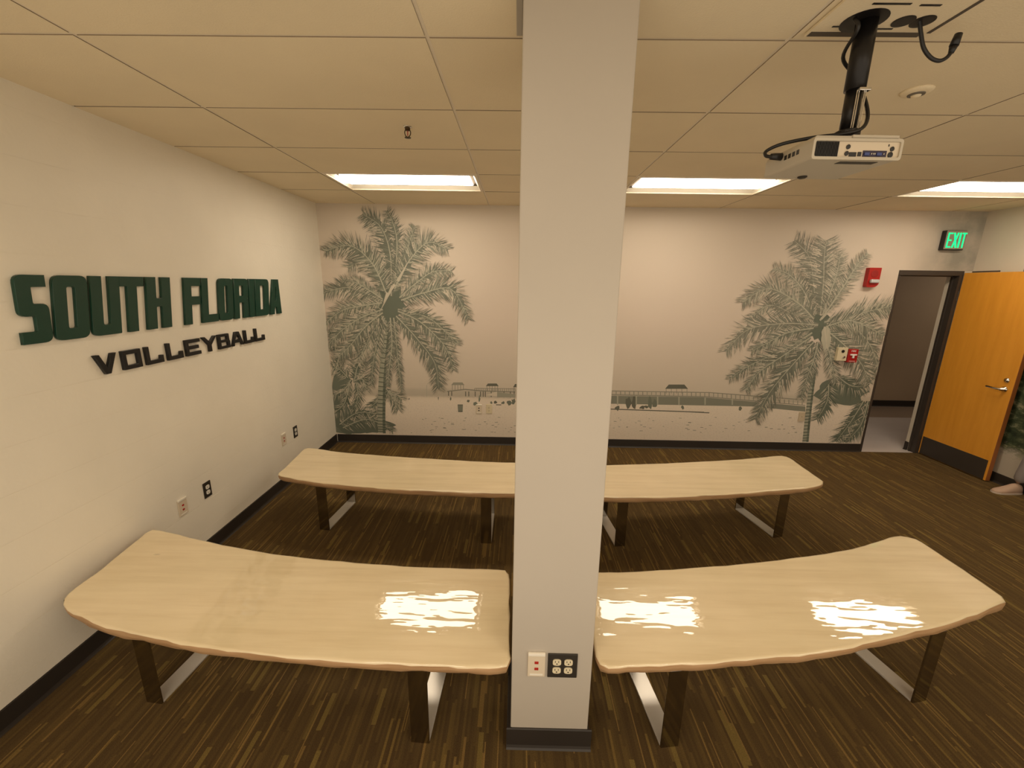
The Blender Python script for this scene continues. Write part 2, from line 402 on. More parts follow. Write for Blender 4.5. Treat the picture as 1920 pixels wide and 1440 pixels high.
# ------------------------------------------------------------------ ceiling lights
def ceiling_light(k, label, first=None):
    x0, x1, y0, y1 = 2 * T * k + .008, 2 * T * (k + 1) - .008, 3 * T + .008, 4 * T - .008
    cx, cy = (x0 + x1) / 2, (y0 + y1) / 2
    if first:
        r = first.copy(); COL.objects.link(r); r.location = (cx, cy, H); r['label'] = label
        for ch in first.children:
            c = ch.copy(); COL.objects.link(c); c.parent = r
        return r
    t = thing('ceiling_light', label, 'ceiling light', (cx, cy, H), 0, 'recessed ceiling lights')
    hx, hy = (x1 - x0) / 2, (y1 - y0) / 2
    # frame lip
    bm = bmesh.new(); f = .022
    for a, b in (((-hx, -hy), (hx, -hy + f)), ((-hx, hy - f), (hx, hy)), ((-hx, -hy + f), (-hx + f, hy - f)), ((hx - f, -hy + f), (hx, hy - f))):
        box(bm, (*a, -.003), (*b, .006), .001)
    obj('frame', bm, M['tee'], t)
    # reflector: four white wings sloping up from the frame to the lens
    yi = hy - f; xi = hx - f; LX, LY = xi - .055, .165
    lo = [(-xi, -yi, .005), (xi, -yi, .005), (xi, yi, .005), (-xi, yi, .005)]; up = [(-LX, -LY, .060), (LX, -LY, .060), (LX, LY, .060), (-LX, LY, .060)]
    for q in range(4):
        bm = bmesh.new(); p4 = [bm.verts.new(p) for p in (lo[q], up[q], up[(q + 1) % 4], lo[(q + 1) % 4])]; fc = bm.faces.new(p4); bm.normal_update()
        if fc.normal.z > 0: bmesh.ops.reverse_faces(bm, faces=[fc])
        obj('reflector', bm, M['reflector'], t, recalc=False)
    # shallow barrel lens filling the middle
    bm = bmesh.new(); n = 14; prof = [(math.copysign(abs(math.cos(math.pi * i / n)) ** .55, math.cos(math.pi * i / n)) * LY, .058 - abs(math.sin(math.pi * i / n)) ** .55 * .052) for i in range(n + 1)]
    A = [bm.verts.new((-LX, y, z)) for y, z in prof]; B = [bm.verts.new((LX, y, z)) for y, z in prof]
    for i in range(n): bm.faces.new((A[i], A[i + 1], B[i + 1], B[i]))
    bm.faces.new(A); bm.faces.new(B); bm.faces.new((A[0], B[0], B[-1], A[-1]))
    obj('lens', bm, M['lens'], t)
    for s in (-1, 1):
        bm = bmesh.new()
        A = [bm.verts.new((s * (LX + .001), y * 1.003, z - .001)) for y, z in prof]; B = [bm.verts.new((s * (LX + .003), y * 1.003, z - .001)) for y, z in prof]
        for i in range(n): bm.faces.new((A[i], A[i + 1], B[i + 1], B[i]))
        obj('end_band', bm, M['tee'], t)
    return t
l0 = ceiling_light(0, 'recessed ceiling light above the palm nearest the block wall')
ceiling_light(2, 'recessed ceiling light just past the column, below and beside the projector', l0)
ceiling_light(4, 'recessed ceiling light nearest the exit sign, cut by the picture edge', l0)

# ------------------------------------------------------------------ mural
def Wp(u, v):
    p = at(u, v, 1, YW); return Vector((p.x, p.z))
mural = thing('wall_mural', 'grey-green beach mural of palms and a pier covering the back wall', 'mural', (0, YW, 0))
def yoff(k): return -.0006 - .00003 * k
bm = bmesh.new(); z0 = .1016
for a, b in (((XL, z0), (DX0, H)), ((DX0, DH), (XR, H))):
    q = [bm.verts.new((x, yoff(0), z)) for x, z in ((a[0], a[1]), (b[0], a[1]), (b[0], b[1]), (a[0], b[1]))]; bm.faces.new(q)
    q2 = [bm.verts.new((x, -.0002, z)) for x, z in ((a[0], a[1]), (b[0], a[1]), (b[0], b[1]), (a[0], b[1]))]; bm.faces.new(q2[::-1])
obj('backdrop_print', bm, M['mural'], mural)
class Ink:
    """flat ink shapes on the mural, laid one over another in painting order, a micron apart"""
    def __init__(s): s.p = []
    def poly(s, pts, col, k):
        ar = sum(pts[j - 1][0] * pts[j][1] - pts[j][0] * pts[j - 1][1] for j in range(len(pts)))
        s.p.append((k, [tuple(p) for p in (pts if ar > 0 else list(pts)[::-1])], col))
    def line(s, a, b, wd, col, k, wd2=None):
        a, b = Vector(a), Vector(b); d = b - a
        if d.length < 1e-6: return
        n = Vector((-d.y, d.x)).normalized(); wd2 = wd if wd2 is None else wd2
        if wd2 <= 0: s.poly([a + n * wd / 2, a - n * wd / 2, b], col, k)
        else: s.poly([a + n * wd / 2, a - n * wd / 2, b - n * wd2 / 2, b + n * wd2 / 2], col, k)
    def build(s, name):
        s.p.sort(key=lambda q: q[0]); V_, F_, flat = [], [], []
        for n_, (k, pts, c) in enumerate(s.p):
            y = yoff(0) - .0002 - 8e-7 * n_ - (0 if len(s.p) > 300 else .00002 * k)
            F_.append(tuple(range(len(V_), len(V_) + len(pts)))); V_ += [(p[0], y, p[1]) for p in pts]; flat += [c[0], c[1], c[2], 1.0] * len(pts)
        me = bpy.data.meshes.new(name); me.from_pydata(V_, [], F_); me.materials.append(M['ink'])
        ca = me.color_attributes.new('ink', 'FLOAT_COLOR', 'CORNER'); ca.data.foreach_set('color', flat); me.update()
        o = bpy.data.objects.new(name, me); COL.objects.link(o); o.parent = mural; return o
def mixc(a, b, t): return tuple(a[i] * (1 - t) + b[i] * t for i in range(3))
DK, MD, LT, PALE = (.092, .112, .084), (.195, .220, .170), (.43, .42, .33), (.66, .58, .47)
def clipx(p): return (max(p[0], XL + .001), max(p[1], z0 + .001)) if not isinstance(p, Vector) else Vector((min(max(p.x, XL + .001), DX0 - .001 if p.y < DH else XR), max(p.y, z0 + .001)))
def frond(ink, pts, lw, k, droop=.5, dark=.5, rach=LT, n=160, fade=0):
    """a feather leaf: a dark heart along the rib through pixel points, fine leaflets to both sides (lw: leaflet length in metres)"""
    P = spline([Wp(*p).to_3d() for p in pts], 14); P = [Vector((p.x, p.y)) for p in P]
    N = len(P) - 1; SKY = (.67, .57, .48); lw *= .80
    def along(x):
        f = x * N; j = min(int(f), N - 1); return P[j].lerp(P[j + 1], f - j), (P[j + 1] - P[j]).normalized()
    heart = lambda x: lw * .40 * max(.06, math.sin(math.pi * min(1, .10 + .86 * x))) * (.35 + .65 * dark)
    for side in (-1, 1):
        for i in range(16):
            (a, da), (b, db) = along(i / 16), along((i + 1) / 16)
            na, nb = Vector((-da.y, da.x)) * side, Vector((-db.y, db.x)) * side; dn = Vector((0, -droop * .35))
            c = mixc(mixc(DK, MD, R.random() * (1.1 - dark)), SKY, fade)
            ink.poly([clipx(a), clipx(b), clipx(b + (nb + dn) * heart((i + 1) / 16) * R.uniform(.8, 1.1)), clipx(a + (na + dn) * heart(i / 16))], c, k)
        for i in range(n):
            x = .03 + .97 * (i + R.random()) / n; q, d = along(x)
            nr = Vector((-d.y, d.x)) * side
            L = lw * (.30 + .70 * math.sin(math.pi * min(1, .12 + .80 * x))) * R.uniform(.6, 1.2)
            dirn = (d * R.uniform(.5, .95) + nr * R.uniform(.75, 1.1) + Vector((0, -droop * R.uniform(.5, 1.3)))).normalized()
            u = R.random()
            if u < .25 + .5 * dark: c, wd, kk = mixc(DK, MD, R.random() * .8), L * .085 + .003, .3
            elif u < .72: c, wd, kk = mixc(MD, LT, R.random()), L * .06 + .002, .5
            else: c, wd, kk = mixc(LT, PALE, .3 + .7 * R.random()), L * .035 + .002, .7
            q0 = q if kk < .6 else q + dirn * L * R.uniform(.1, .5)
            e1 = clipx(q + dirn * L); q0 = clipx(q0)
            if (e1 - q0).length > .004: ink.line(q0, e1, wd, mixc(c, SKY, fade * (.5 + .5 * x)), k + kk, 0)
    for j in range(N):
        w_ = .011 * (1 - j / N) + .003
        ink.line(clipx(P[j]), clipx(P[j + 1]), w_, mixc(rach, SKY, fade * .6), k + 1, w_ * .97)
def trunk(ink, pts, w0, w1, k):
    P = spline([Wp(*p).to_3d() for p in pts], 16); P = [Vector((p.x, p.y)) for p in P]; N = len(P) - 1
    for j in range(N):
        t = j / N; wd = w0 * (1 - t) + w1 * t; a, b = clipx(P[j]), clipx(P[j + 1])
        if (a - b).length < .003: continue
        d = (b - a).normalized(); n_ = Vector((-d.y, d.x))
        ink.line(a, b, wd, mixc(MD, LT, .55 + .3 * R.random()), k, wd)
        ink.line(a + n_ * wd * .3, b + n_ * wd * .3, wd * .35, mixc(DK, MD, R.random()), k + .5)
        if j % 2 == 0: ink.line(a - n_ * wd * .5, a + n_ * wd * .5, .010, DK, k + .8)
def c5(pts): return [(590 + x / 3.2, 380 + y / 3.2) for x, y in pts]
def c6(pts): return [(1340 + x / 3.511, 430 + y / 3.511) for x, y in pts]
def blob(ink, u, v, ru, rv, col, k, n=26, jag=.25):
    pts = []
    for i in range(n):
        a = 2 * math.pi * i / n; s = 1 + R.uniform(-jag, jag); pts.append(clipx(Wp(u + ru * math.cos(a) * s, v + rv * math.sin(a) * s)))
    ink.poly(pts, col, k)
p1 = Ink()
# low undergrowth at the foot of the first palm
for (x, y, rx, ry) in ((180, 1300, 95, 90), (260, 1330, 150, 60), (150, 1180, 60, 90), (330, 1345, 150, 38), (160, 1080, 55, 90)):
    blob(p1, 590 + x / 3.2, 380 + y / 3.2, rx / 3.2, ry / 3.2, mixc(DK, MD, R.uniform(.3, .8)), 2, jag=.15)
for pts in ([(200, 1050), (150, 1000), (110, 990)], [(220, 1060), (170, 1130), (110, 1150)], [(240, 1060), (260, 980), (300, 950)], [(230, 1070), (290, 1060), (310, 1120)], [(210, 1080), (180, 1200), (120, 1260)], [(250, 1080), (260, 1160), (240, 1240)],
            [(150, 1330), (260, 1260), (390, 1270)], [(170, 1350), (320, 1300), (470, 1370)], [(430, 1130), (390, 1180), (330, 1230)], [(440, 1130), (480, 1190), (500, 1240)], [(430, 1120), (470, 1150), (520, 1180)],
            [(130, 900), (110, 800), (90, 760)], [(130, 1000), (160, 900), (240, 860)]):
    frond(p1, c5(pts), .17, 3, .6, .7, n=80)
trunk(p1, c5([(450, 660), (428, 820), (408, 1050), (402, 1250), (404, 1382)]), .085, .095, 8)
F1 = [([(460, 560), (455, 320), (400, 150), (290, 70)], .22, .9), ([(480, 520), (495, 250), (470, 120), (432, 50)], .14, .85), ([(480, 520), (530, 360), (570, 240), (600, 140)], .15, .5),
      ([(480, 520), (560, 360), (680, 240), (795, 280)], .22, .55), ([(510, 570), (600, 490), (710, 415), (820, 410)], .18, .5), ([(520, 585), (660, 540), (820, 520), (922, 695)], .24, .65),
      ([(500, 640), (680, 690), (790, 780), (848, 850)], .20, .6), ([(500, 650), (640, 720), (780, 860), (832, 1000)], .22, .75), ([(490, 680), (610, 810), (720, 960), (745, 1115)], .24, .95),
      ([(475, 690), (490, 830), (505, 980), (525, 1140)], .13, .8), ([(455, 690), (465, 850), (450, 980), (440, 1100)], .12, .85), ([(430, 540), (350, 370), (220, 260), (65, 290)], .24, .6),
      ([(425, 540), (390, 420), (310, 340), (200, 390)], .22, .55), ([(410, 590), (300, 540), (190, 510), (45, 540)], .22, .6), ([(410, 580), (320, 520), (250, 480), (170, 460)], .14, .6),
      ([(405, 600), (280, 620), (160, 650), (60, 730)], .20, .5), ([(410, 640), (280, 690), (160, 770), (80, 860)], .22, .6), ([(410, 660), (310, 740), (220, 850), (140, 930)], .22, .6),
      ([(420, 690), (385, 800), (355, 940), (340, 1095)], .18, .7), ([(415, 680), (340, 790), (290, 890), (260, 960)], .20, .6)]
for q, (pts, lw, dk) in enumerate(F1): frond(p1, c5(pts), lw, 10 + (q % 6) * 2, .35, dk, fade=.10)
blob(p1, 590 + 455 / 3.2, 380 + 600 / 3.2, 30, 34, mixc(DK, MD, .4), 9)
for a, b in (((470, 500), (400, 640)), ((440, 540), (415, 600)), ((480, 490), (440, 560)), ((500, 470), (560, 360))): p1.line(Wp(*c5([a])[0]), Wp(*c5([b])[0]), .035, mixc(LT, PALE, .3 + .4 * R.random()), 23, .006)
p1.build('palm_print')
p2 = Ink()
blob(p2, 1340 + 830 / 3.511, 430 + 1070 / 3.511, 48, 26, mixc(DK, MD, .5), 2, jag=.15); blob(p2, 1340 + 1000 / 3.511, 430 + 900 / 3.511, 22, 34, mixc(MD, LT, .15), 2, jag=.2)
for pts in ([(750, 1020), (740, 1130), (675, 1250)], [(980, 1130), (900, 1260), (800, 1395)], [(1010, 1130), (960, 1290), (860, 1400)], [(800, 960), (900, 1030), (1010, 1030)]):
    frond(p2, c6(pts), .22, 4, .2, .95, n=90)
trunk(p2, c6([(655, 900), (632, 1080), (612, 1250), (597, 1400)]), .060, .075, 8)
F2 = [([(665, 560), (650, 350), (620, 180), (525, 75)], .26, .85), ([(695, 560), (715, 350), (720, 180), (735, 75)], .28, .85), ([(710, 560), (770, 390), (805, 280), (825, 160)], .18, .45), ([(720, 560), (830, 400), (920, 260), (1005, 160)], .17, .3),
      ([(655, 570), (580, 400), (490, 300), (390, 258)], .18, .55), ([(650, 590), (540, 480), (350, 390), (185, 480)], .24, .55), ([(650, 600), (520, 560), (360, 500), (215, 610)], .20, .65), ([(680, 630), (450, 620), (220, 660), (75, 800)], .26, .75),
      ([(650, 650), (480, 680), (360, 740), (245, 800)], .20, .6), ([(640, 680), (460, 790), (240, 890), (95, 985)], .20, .5), ([(630, 710), (450, 830), (290, 940), (205, 1060)], .20, .55), ([(650, 740), (520, 880), (370, 1060), (268, 1245)], .28, .9),
      ([(680, 740), (650, 860), (610, 970), (570, 1110)], .18, .8), ([(720, 610), (860, 590), (1010, 540), (1165, 505)], .26, .6), ([(740, 620), (900, 640), (1020, 760), (1080, 930)], .26, .6), ([(730, 660), (850, 760), (960, 880), (1010, 1000)], .28, .7), ([(730, 640), (880, 600), (1000, 640), (1110, 700)], .22, .5), ([(710, 700), (750, 800), (770, 900), (790, 1010)], .18, .6)]
for q, (pts, lw, dk) in enumerate(F2): frond(p2, c6(pts), lw, 10 + (q % 6) * 2, .3, dk, fade=.22 if q < 8 else .12)
blob(p2, 1340 + 690 / 3.511, 430 + 640 / 3.511, 28, 27, mixc(DK, MD, .4), 9); blob(p2, 1340 + 730 / 3.511, 430 + 715 / 3.511, 9, 22, mixc(LT, PALE, .15), 23, jag=.1)
for a, b in (((720, 640), (740, 800)), ((745, 660), (728, 790)), ((690, 600), (800, 450)), ((700, 590), (820, 470))): p2.line(Wp(*c6([a])[0]), Wp(*c6([b])[0]), .022, mixc(LT, PALE, R.random()), 24, .006)
p2.build('palm_print')
# pier, shelters and beach figures
pr = Ink()
def L(a, b, wd, c, k): pr.line(Wp(*a), Wp(*b), wd, c, k)
GR, GD = (.26, .25, .20), (.13, .13, .10)
for a, b in (((838, 734), (872, 730)), ((872, 730), (905, 733)), ((905, 733), (966, 735))): L(a, b, .012, GR, 3)
L((890, 728), (966, 729), .007, GR, 3)
for k in range(20): L((890 + 4 * k, 728), (890 + 4 * k, 733.5), .006, GR, 3.5)
for u in (841, 847, 873, 879, 891, 901, 906, 910, 921, 945, 957, 964): L((u, 734), (u, 742 + .03 * (u - 840)), .010, GD, 3.5)
def roof(u0, u1, v0, v1, c):
    w_ = (u1 - u0) * .16; pr.poly([Wp(u0, v1), Wp(u1, v1), Wp(u1 - w_, v0), Wp(u0 + w_, v0)], c, 4)
    for k in range(5): L((u0 + 2 + (u1 - u0 - 4) * k / 4, v1), (u0 + 2 + (u1 - u0 - 4) * k / 4, v1 + 9), .006, GR, 3.8)
main_pr = pr
for ra in ((846, 871, 717, 722, mixc(GR, LT, .3)), (911, 935, 719, 724, GD), (962, 985, 720, 726, GD), (1247, 1290, 721, 729, GD)):
    pr = Ink(); roof(*ra); pr.build('shelter_print')
pr = main_pr
pr.poly([Wp(910, 741), Wp(932, 734), Wp(932, 743)], PALE, 4.4)
pr.poly([Wp(932, 735), Wp(966, 739), Wp(966, 745), Wp(932, 745)], mixc(GR, LT, .5), 4.2)
# pier on the right, sloping down to the second palm
pr.poly([Wp(1145, 742), Wp(1320, 745), Wp(1510, 762), Wp(1510, 772), Wp(1410, 762), Wp(1145, 757)], mixc(GR, MD, .4), 3)
for (u0, v0, u1, v1) in ((1145, 733, 1330, 736), (1330, 736, 1510, 750), (1145, 740, 1325, 744), (1325, 744, 1510, 760)): L((u0, v0), (u1, v1), .010, GR, 3.6)
for k in range(44):
    u = 1147 + 8.3 * k; v = 733 + max(0, (u - 1320)) * .075 + (u - 1147) * .014
    L((u, v), (u, v + 8), .010, mixc(GR, LT, R.random() * .5), 3.8)
for u in (1158, 1193, 1233, 1273, 1322, 1373, 1440): L((u, 742 + (u - 1150) * .02), (u, 759), .016, LT, 4)
for (u, v, ru, rv) in ((1178, 756, 5, 11), (1189, 755, 5, 10), (1219, 755, 4, 10), (1228, 756, 5, 10), (1204, 764, 5, 3), (1212, 763, 4, 3), (1280, 764, 3, 4), (1157, 765, 4, 5), (1388, 766, 3, 4), (878, 752, 3, 2), (891, 757, 4, 3), (921, 755, 2, 2), (929, 754, 3, 2.5), (943, 755, 3, 2.5), (955, 755, 4, 4), (963, 753, 4, 5), (899, 748, 1.5, 6), (822, 747, 1, 3), (845, 748, 1.2, 3), (767, 748, 1, 2)):
    fg = Ink(); blob(fg, u, v, ru, rv, mixc(GD, MD, R.random()), 5, 10, .35); fg.build('figure_print')
L((930, 759), (940, 759), .01, GD, 5); L((1145, 767), (1320, 773), .012, GD, 4.5); L((1290, 772), (1330, 774), .012, GD, 4.5)
L((800, 722), (800, 744), .006, LT, 4)
# litter bin
pr.build('pier_print')['kind'] = 'stuff'; pr = Ink()
pr.poly([Wp(858, 759), Wp(868, 759), Wp(867.5, 772.5), Wp(859, 772.5)], mixc(GR, MD, .5), 5); L((858, 759), (868, 759), .008, GD, 6); L((859, 771.5), (867, 771.5), .012, GD, 6)
pr.build('litter_bin_print'); pr = Ink()
for k in range(90):
    u = R.uniform(770, 966) if k < 40 else R.uniform(1145, 1490); v = R.uniform(782, 812); L((u, v), (u + R.uniform(2, 6), v + R.uniform(-.5, .5)), .006, mixc(GD, LT, R.uniform(.2, .8)), 5)
pr.build('sand_speckle_print')['kind'] = 'stuff'
# foliage mural on the right wall, behind the door
bm = bmesh.new(); q = [bm.verts.new((XR - .0012, y, z)) for y, z in ((YF, z0), (YW - .01, z0), (YW - .01, H - .75), (YF, H - .75))]; bm.faces.new(q)
q = [bm.verts.new((XR - .0002, y, z)) for y, z in ((YF, z0), (YW - .01, z0), (YW - .01, H - .75), (YF, H - .75))]; bm.faces.new(q[::-1])
tag(obj('wall_mural', bm, M['foliage']), 'dark green foliage mural on the wall behind the open door', 'mural')

# ------------------------------------------------------------------ door, frame, corridor
fr = bmesh.new()
box(fr, (DX0, YW - .012, DH - .05), (DX1 + .012, YW + .08, DH)); box(fr, (DX1 - .030, YW - .012, 0), (DX1 + .012, YW + .08, DH - .05)); box(fr, (DX0, YW + .0, 0), (DX0 + .03, YW + .08, DH - .05))
box(fr, (DX0 + .03, YW + .045, DH - .062), (DX1 - .030, YW + .06, DH - .05)); box(fr, (DX1 - .042, YW + .045, 0), (DX1 - .030, YW + .06, DH - .05))
struct(obj('trim_2', fr, M['bronze']))
d = struct(bpy.data.objects.new('door_1', None)); COL.objects.link(d); d.location = (6.378, YW - .02, 0); d.rotation_euler = (0, 0, math.radians(0))
LEAF = .735
obj('leaf', bx((0, -LEAF, .012), (.045, 0, 2.095), .002), [M['door']], d)
obj('edge_strip', bx((.002, -LEAF - .003, .012), (.043, -LEAF - .0, 2.095)), M['dooredge'], d)
obj('kick_plate', bx((-.003, -LEAF + .02, .015), (0, -.015, .225), .0005), M['bronze'], d)
lv = obj('lever', lathe(bmesh.new(), (0, -LEAF + .065, .965), [(.027, 0), (.027, -.008), (.014, -.012), (.012, -.05)], 20, 0), M['chrome'], d, True)
bm = bmesh.new(); tube(bm, spline([(-.05, -LEAF + .065, .965), (-.056, -LEAF + .10, .966), (-.054, -LEAF + .15, .968), (-.05, -LEAF + .185, .968)], 5), .010); obj('lever_arm', bm, M['chrome'], lv, True)
obj('deadbolt', lathe(bmesh.new(), (0, -LEAF + .065, 1.055), [(.024, 0), (.024, -.008), (.012, -.012), (.010, -.016)], 20, 0), M['chrome'], d, True)
for z in (.25, 1.05, 1.85): obj('hinge', cyl(bmesh.new(), (-.004, .006, z - .05), (-.004, .006, z + .05), .006, n=10), M['bronze'], d)
bm = bmesh.new(); box(bm, (-.028, -.30, 2.02), (-.0005, -.05, 2.075), .004)
# closer on the door's room side head: arm from header to leaf top
bm2 = bmesh.new(); tube(bm2, [(.02, -.06, 2.104), (.04, -.30, 2.106)], .007, 8); obj('closer_arm', bm2, M['bronze'], d); bm.free()

# corridor beyond
struct(obj('floor_corridor', bx((4.6, YW + .002, -.06), (10.6, YW + 1.42, -.001)), M['corrfloor']))
struct(obj('floor_corridor_far', bx((4.6, YW + 1.42, -.06), (10.6, 5.17, -.001)), M['corrband']))  # darker strip along the corridor's far side
struct(obj('wall_corridor', bx((4.6, 5.17, 0), (10.6, 5.3, 2.7)), M['corrwall']))
struct(obj('baseboard_corridor', base_strip(bmesh.new(), (4.6, 5.17), (10.6, 5.17), (0, -1)), M['base']))
struct(obj('ceiling_corridor', bx((4.6, YW + WT, 2.62), (10.6, 5.17, 2.7)), M['corrwall']))
struct(obj('wall_corridor_end', bx((10.6, YW + WT, 0), (10.7, 5.3, 2.7)), M['corrwall']))
struct(obj('wall_corridor_start', bx((4.5, YW + WT, 0), (4.6, 5.3, 2.7)), M['corrwall']))
struct(obj('wall_return', bx((DX1 - .030, YW + .082, 0), (DX1, YW + .125, 2.6)), M['wall']))
struct(obj('baseboard_return', base_strip(bmesh.new(), (DX1 - .030, YW + .083), (DX1 - .030, YW + .127), (-1, 0)), M['base']))

# ------------------------------------------------------------------ exit sign, alarm devices
e0 = at(1768, 434, 1, YW - .05); 
EX, EZ = 6.155, 2.425
t = thing('exit_sign', 'dark wall-mounted exit sign with glowing green letters over the doorway', 'exit sign', (EX, YW, EZ))
obj('housing', bx((-.108, -.055, -.10), (.108, -.0016, .10), .006), M['black'], t)
obj('face', bx((-.104, -.058, -.090), (.104, -.055, .096), .001), M['exitface'], t)
def text_polys(ch, x, w_, h):
    s = w_ * .27
    if ch == 'E': return [(x, 0), (x + w_, 0), (x + w_, s), (x + s, s), (x + s, h / 2 - s / 2), (x + w_ * .9, h / 2 - s / 2), (x + w_ * .9, h / 2 + s / 2), (x + s, h / 2 + s / 2), (x + s, h - s), (x + w_, h - s), (x + w_, h), (x, h)]
    if ch == 'X': return [(x, 0), (x + s * 1.1, 0), (x + w_ / 2, h * .36), (x + w_ - s * 1.1, 0), (x + w_, 0), (x + w_ / 2 + s * .62, h / 2), (x + w_, h), (x + w_ - s * 1.1, h), (x + w_ / 2, h * .64), (x + s * 1.1, h), (x, h), (x + w_ / 2 - s * .62, h / 2)]
    if ch == 'I': return [(x, 0), (x + w_, 0), (x + w_, h), (x, h)]
    return [(x + w_ / 2 - s / 2, 0), (x + w_ / 2 + s / 2, 0), (x + w_ / 2 + s / 2, h - s), (x + w_, h - s), (x + w_, h), (x, h), (x, h - s), (x + w_ / 2 - s / 2, h - s)]
x = -.088
for ch, w_ in (('E', .048), ('X', .054), ('I', .016), ('T', .048)):
    bm = bmesh.new(); prism(bm, [(a, b - .075) for a, b in text_polys(ch, x, w_, .15)], -.0605, -.0581, 1)
    obj('letter', bm, M['exit'], t); x += w_ + .009
# fire strobe
SX, SZ = 5.392, 2.035
t = thing('fire_alarm_strobe', 'red fire alarm strobe with clear lens beside the doorway', 'fire alarm', (SX, YW - .0015, SZ))
bm = bmesh.new(); prism(bm, rounded([(-.064, .1, .004), (.064, .1, .004), (.064, -.075, .02), (.03, -.105, .03), (-.064, -.105, .02)]), -.05, 0, 1)
obj('housing', bm, M['red'], t)
obj('speaker_grille', lathe(bmesh.new(), (0, -.05, .035), [(.038, 0), (.038, -.002), (.03, -.003)], 20, 1), mat('red_grille', (.30, .01, .008), .5), t)
obj('strobe_lens', bx((-.045, -.082, -.06), (.045, -.05, -.022), .010), M['clear'], t)
# pull station and key switch
def front(p, q): return (p, q)
t = thing('fire_alarm_pull', 'small red fire alarm pull box with white T handle', 'fire alarm', (5.345, YW - .0015, 1.172))
obj('housing', bx((-.055, -.045, -.075), (.055, 0, .075), .004), M['red'], t)
bm = bmesh.new(); box(bm, (-.035, -.058, .006), (.035, -.045, .022), .002); box(bm, (-.010, -.058, -.024), (.010, -.045, .006), .002); obj('handle', bm, M['paper'], t)
cu = bpy.data.curves.new('pull_text', 'FONT'); cu.body = 'FIRE'; cu.size = .03; cu.extrude = .0006; cu.align_x = 'CENTER'
o = bpy.data.objects.new('tmp', cu); COL.objects.link(o); me = bpy.data.meshes.new_from_object(o.evaluated_get(bpy.context.evaluated_depsgraph_get())); bpy.data.objects.remove(o)
me.transform(Matrix.Translation((0, -.0456, .045)) @ Matrix.Rotation(math.pi / 2, 4, 'X')); me.materials.clear(); me.materials.append(M['paper'])
o = bpy.data.objects.new('lettering', me); COL.objects.link(o); o.parent = t
obj('rule', bx((-.035, -.0463, -.062), (.035, -.045, -.058)), M['paper'], t)
t = thing('key_switch', 'cream key switch box fixed left of the red pull box', 'switch', (5.228, YW - .0015, 1.187))
obj('cover', bx((-.055, -.04, -.075), (.055, 0, .075), .003), M['ivory'], t)
obj('keyhole', lathe(bmesh.new(), (0, -.04, .035), [(.017, 0), (.017, -.004), (.012, -.005)], 16, 1), M['black'], t)
obj('button', lathe(bmesh.new(), (.02, -.04, -.03), [(.014, 0), (.014, -.008), (.010, -.010)], 16, 1), M['chrome'], t)
# small dark thermostat on right wall
t = thing('thermostat', 'small dark blue-grey box high on the wall above the open door', 'thermostat', (XR - .0015, 2.585, 2.10))
obj('cover', bx((-.02, -.04, -.045), (0, .04, .045), .004), mat('slate_plastic', (.06, .08, .09), .4), t)
obj('base', bx((-.006, -.043, -.048), (0, .043, .048), .001), M['black'], t)

# ------------------------------------------------------------------ outlets (local frame: plate in XZ, facing -Y)
def receptacle(name, parent, x, z, m_body):
    o = bmesh.new(); prism(o, rounded([(x - .0165, z - .010, .006), (x - .0165, z + .010, .006), (x - .008, z + .0145, .004), (x + .008, z + .0145, .004), (x + .0165, z + .010, .006), (x + .0165, z - .010, .006), (x + .008, z - .0145, .004), (x - .008, z - .0145, .004)], 3), -.009, -.005, 1)
    r = obj(name, o, m_body, parent)
    s = bmesh.new(); box(s, (x - .008, -.0094, z + .000), (x - .0055, -.009, z + .008)); box(s, (x + .0055, -.0094, z + .000), (x + .008, -.009, z + .008)); cyl(s, (x, -.0094, z - .0065), (x, -.009, z - .0065), .003, n=10)
    obj('slot', s, M['darkplate'], r)
def outlet(label, loc, rot, pm, rm, gangs=1, group='power outlets'):
    t = thing('power_outlet', label, 'power outlet', loc, rot, None)
    w_ = .035 if gangs == 1 else .059
    obj('cover_plate', bx((-w_, -.006, -.057), (w_, 0, .057), .002), pm, t)
    for gx in ([0] if gangs == 1 else [-.023, .023]):
        for z in (.0195, -.0195): receptacle('receptacle', t, gx, z, rm)
    return t
def data_plate(label, loc, rot, jack=None):
    t = thing('data_outlet', label, 'data outlet', loc, rot, None)
    obj('cover_plate', bx((-.035, -.007, -.057), (.035, 0, .057), .002), M['plate'], t)
    obj('label_window', bx((-.034, -.0105, .045), (.034, -.0005, .0585), .002), M['plate_light'], t)
    for z in (.012, -.018): obj('jack', bx((-.008, -.0085, z - .006), (.008, -.004, z + .006), .001), jack or M['redjack'], t)
    obj('lower_label', bx((-.026, -.0076, -.05), (.026, -.007, -.042)), M['plate_light'], t)
    return t
LW = -math.pi / 2   # plates on the left wall face +X
LW = math.pi / 2
data_plate('cream data outlet with two red jacks on the block wall by the front bench', (XL, .795, .452), LW)
outlet('dark outlet with white sockets on the block wall by the front bench', (XL, 1.02, .459), LW, M['darkplate'], M['white'])
data_plate('cream data outlet with two jacks on the block wall near the back corner', (XL, 2.01, .457), LW)
outlet('dark outlet with white sockets on the block wall near the back corner', (XL, 2.22, .455), LW, M['darkplate'], M['white'])
data_plate('cream data outlet with two dark jacks on the mural sand', (1.10, YW - .0015, .452), 0, M['black'])
outlet('cream power outlet on the mural sand beside the data outlet', (1.22, YW - .0015, .455), 0, M['ivory'], M['ivory'])
t = thing('blank_plate', 'tan blank plate on the mural at the second palm trunk', 'wall plate', (4.925, YW - .0075, .43))
obj('cover_plate', bx((-.035, -.004, -.057), (.035, .006, .057), .002), mat('tan_plate', (.58, .48, .34), .5), t)
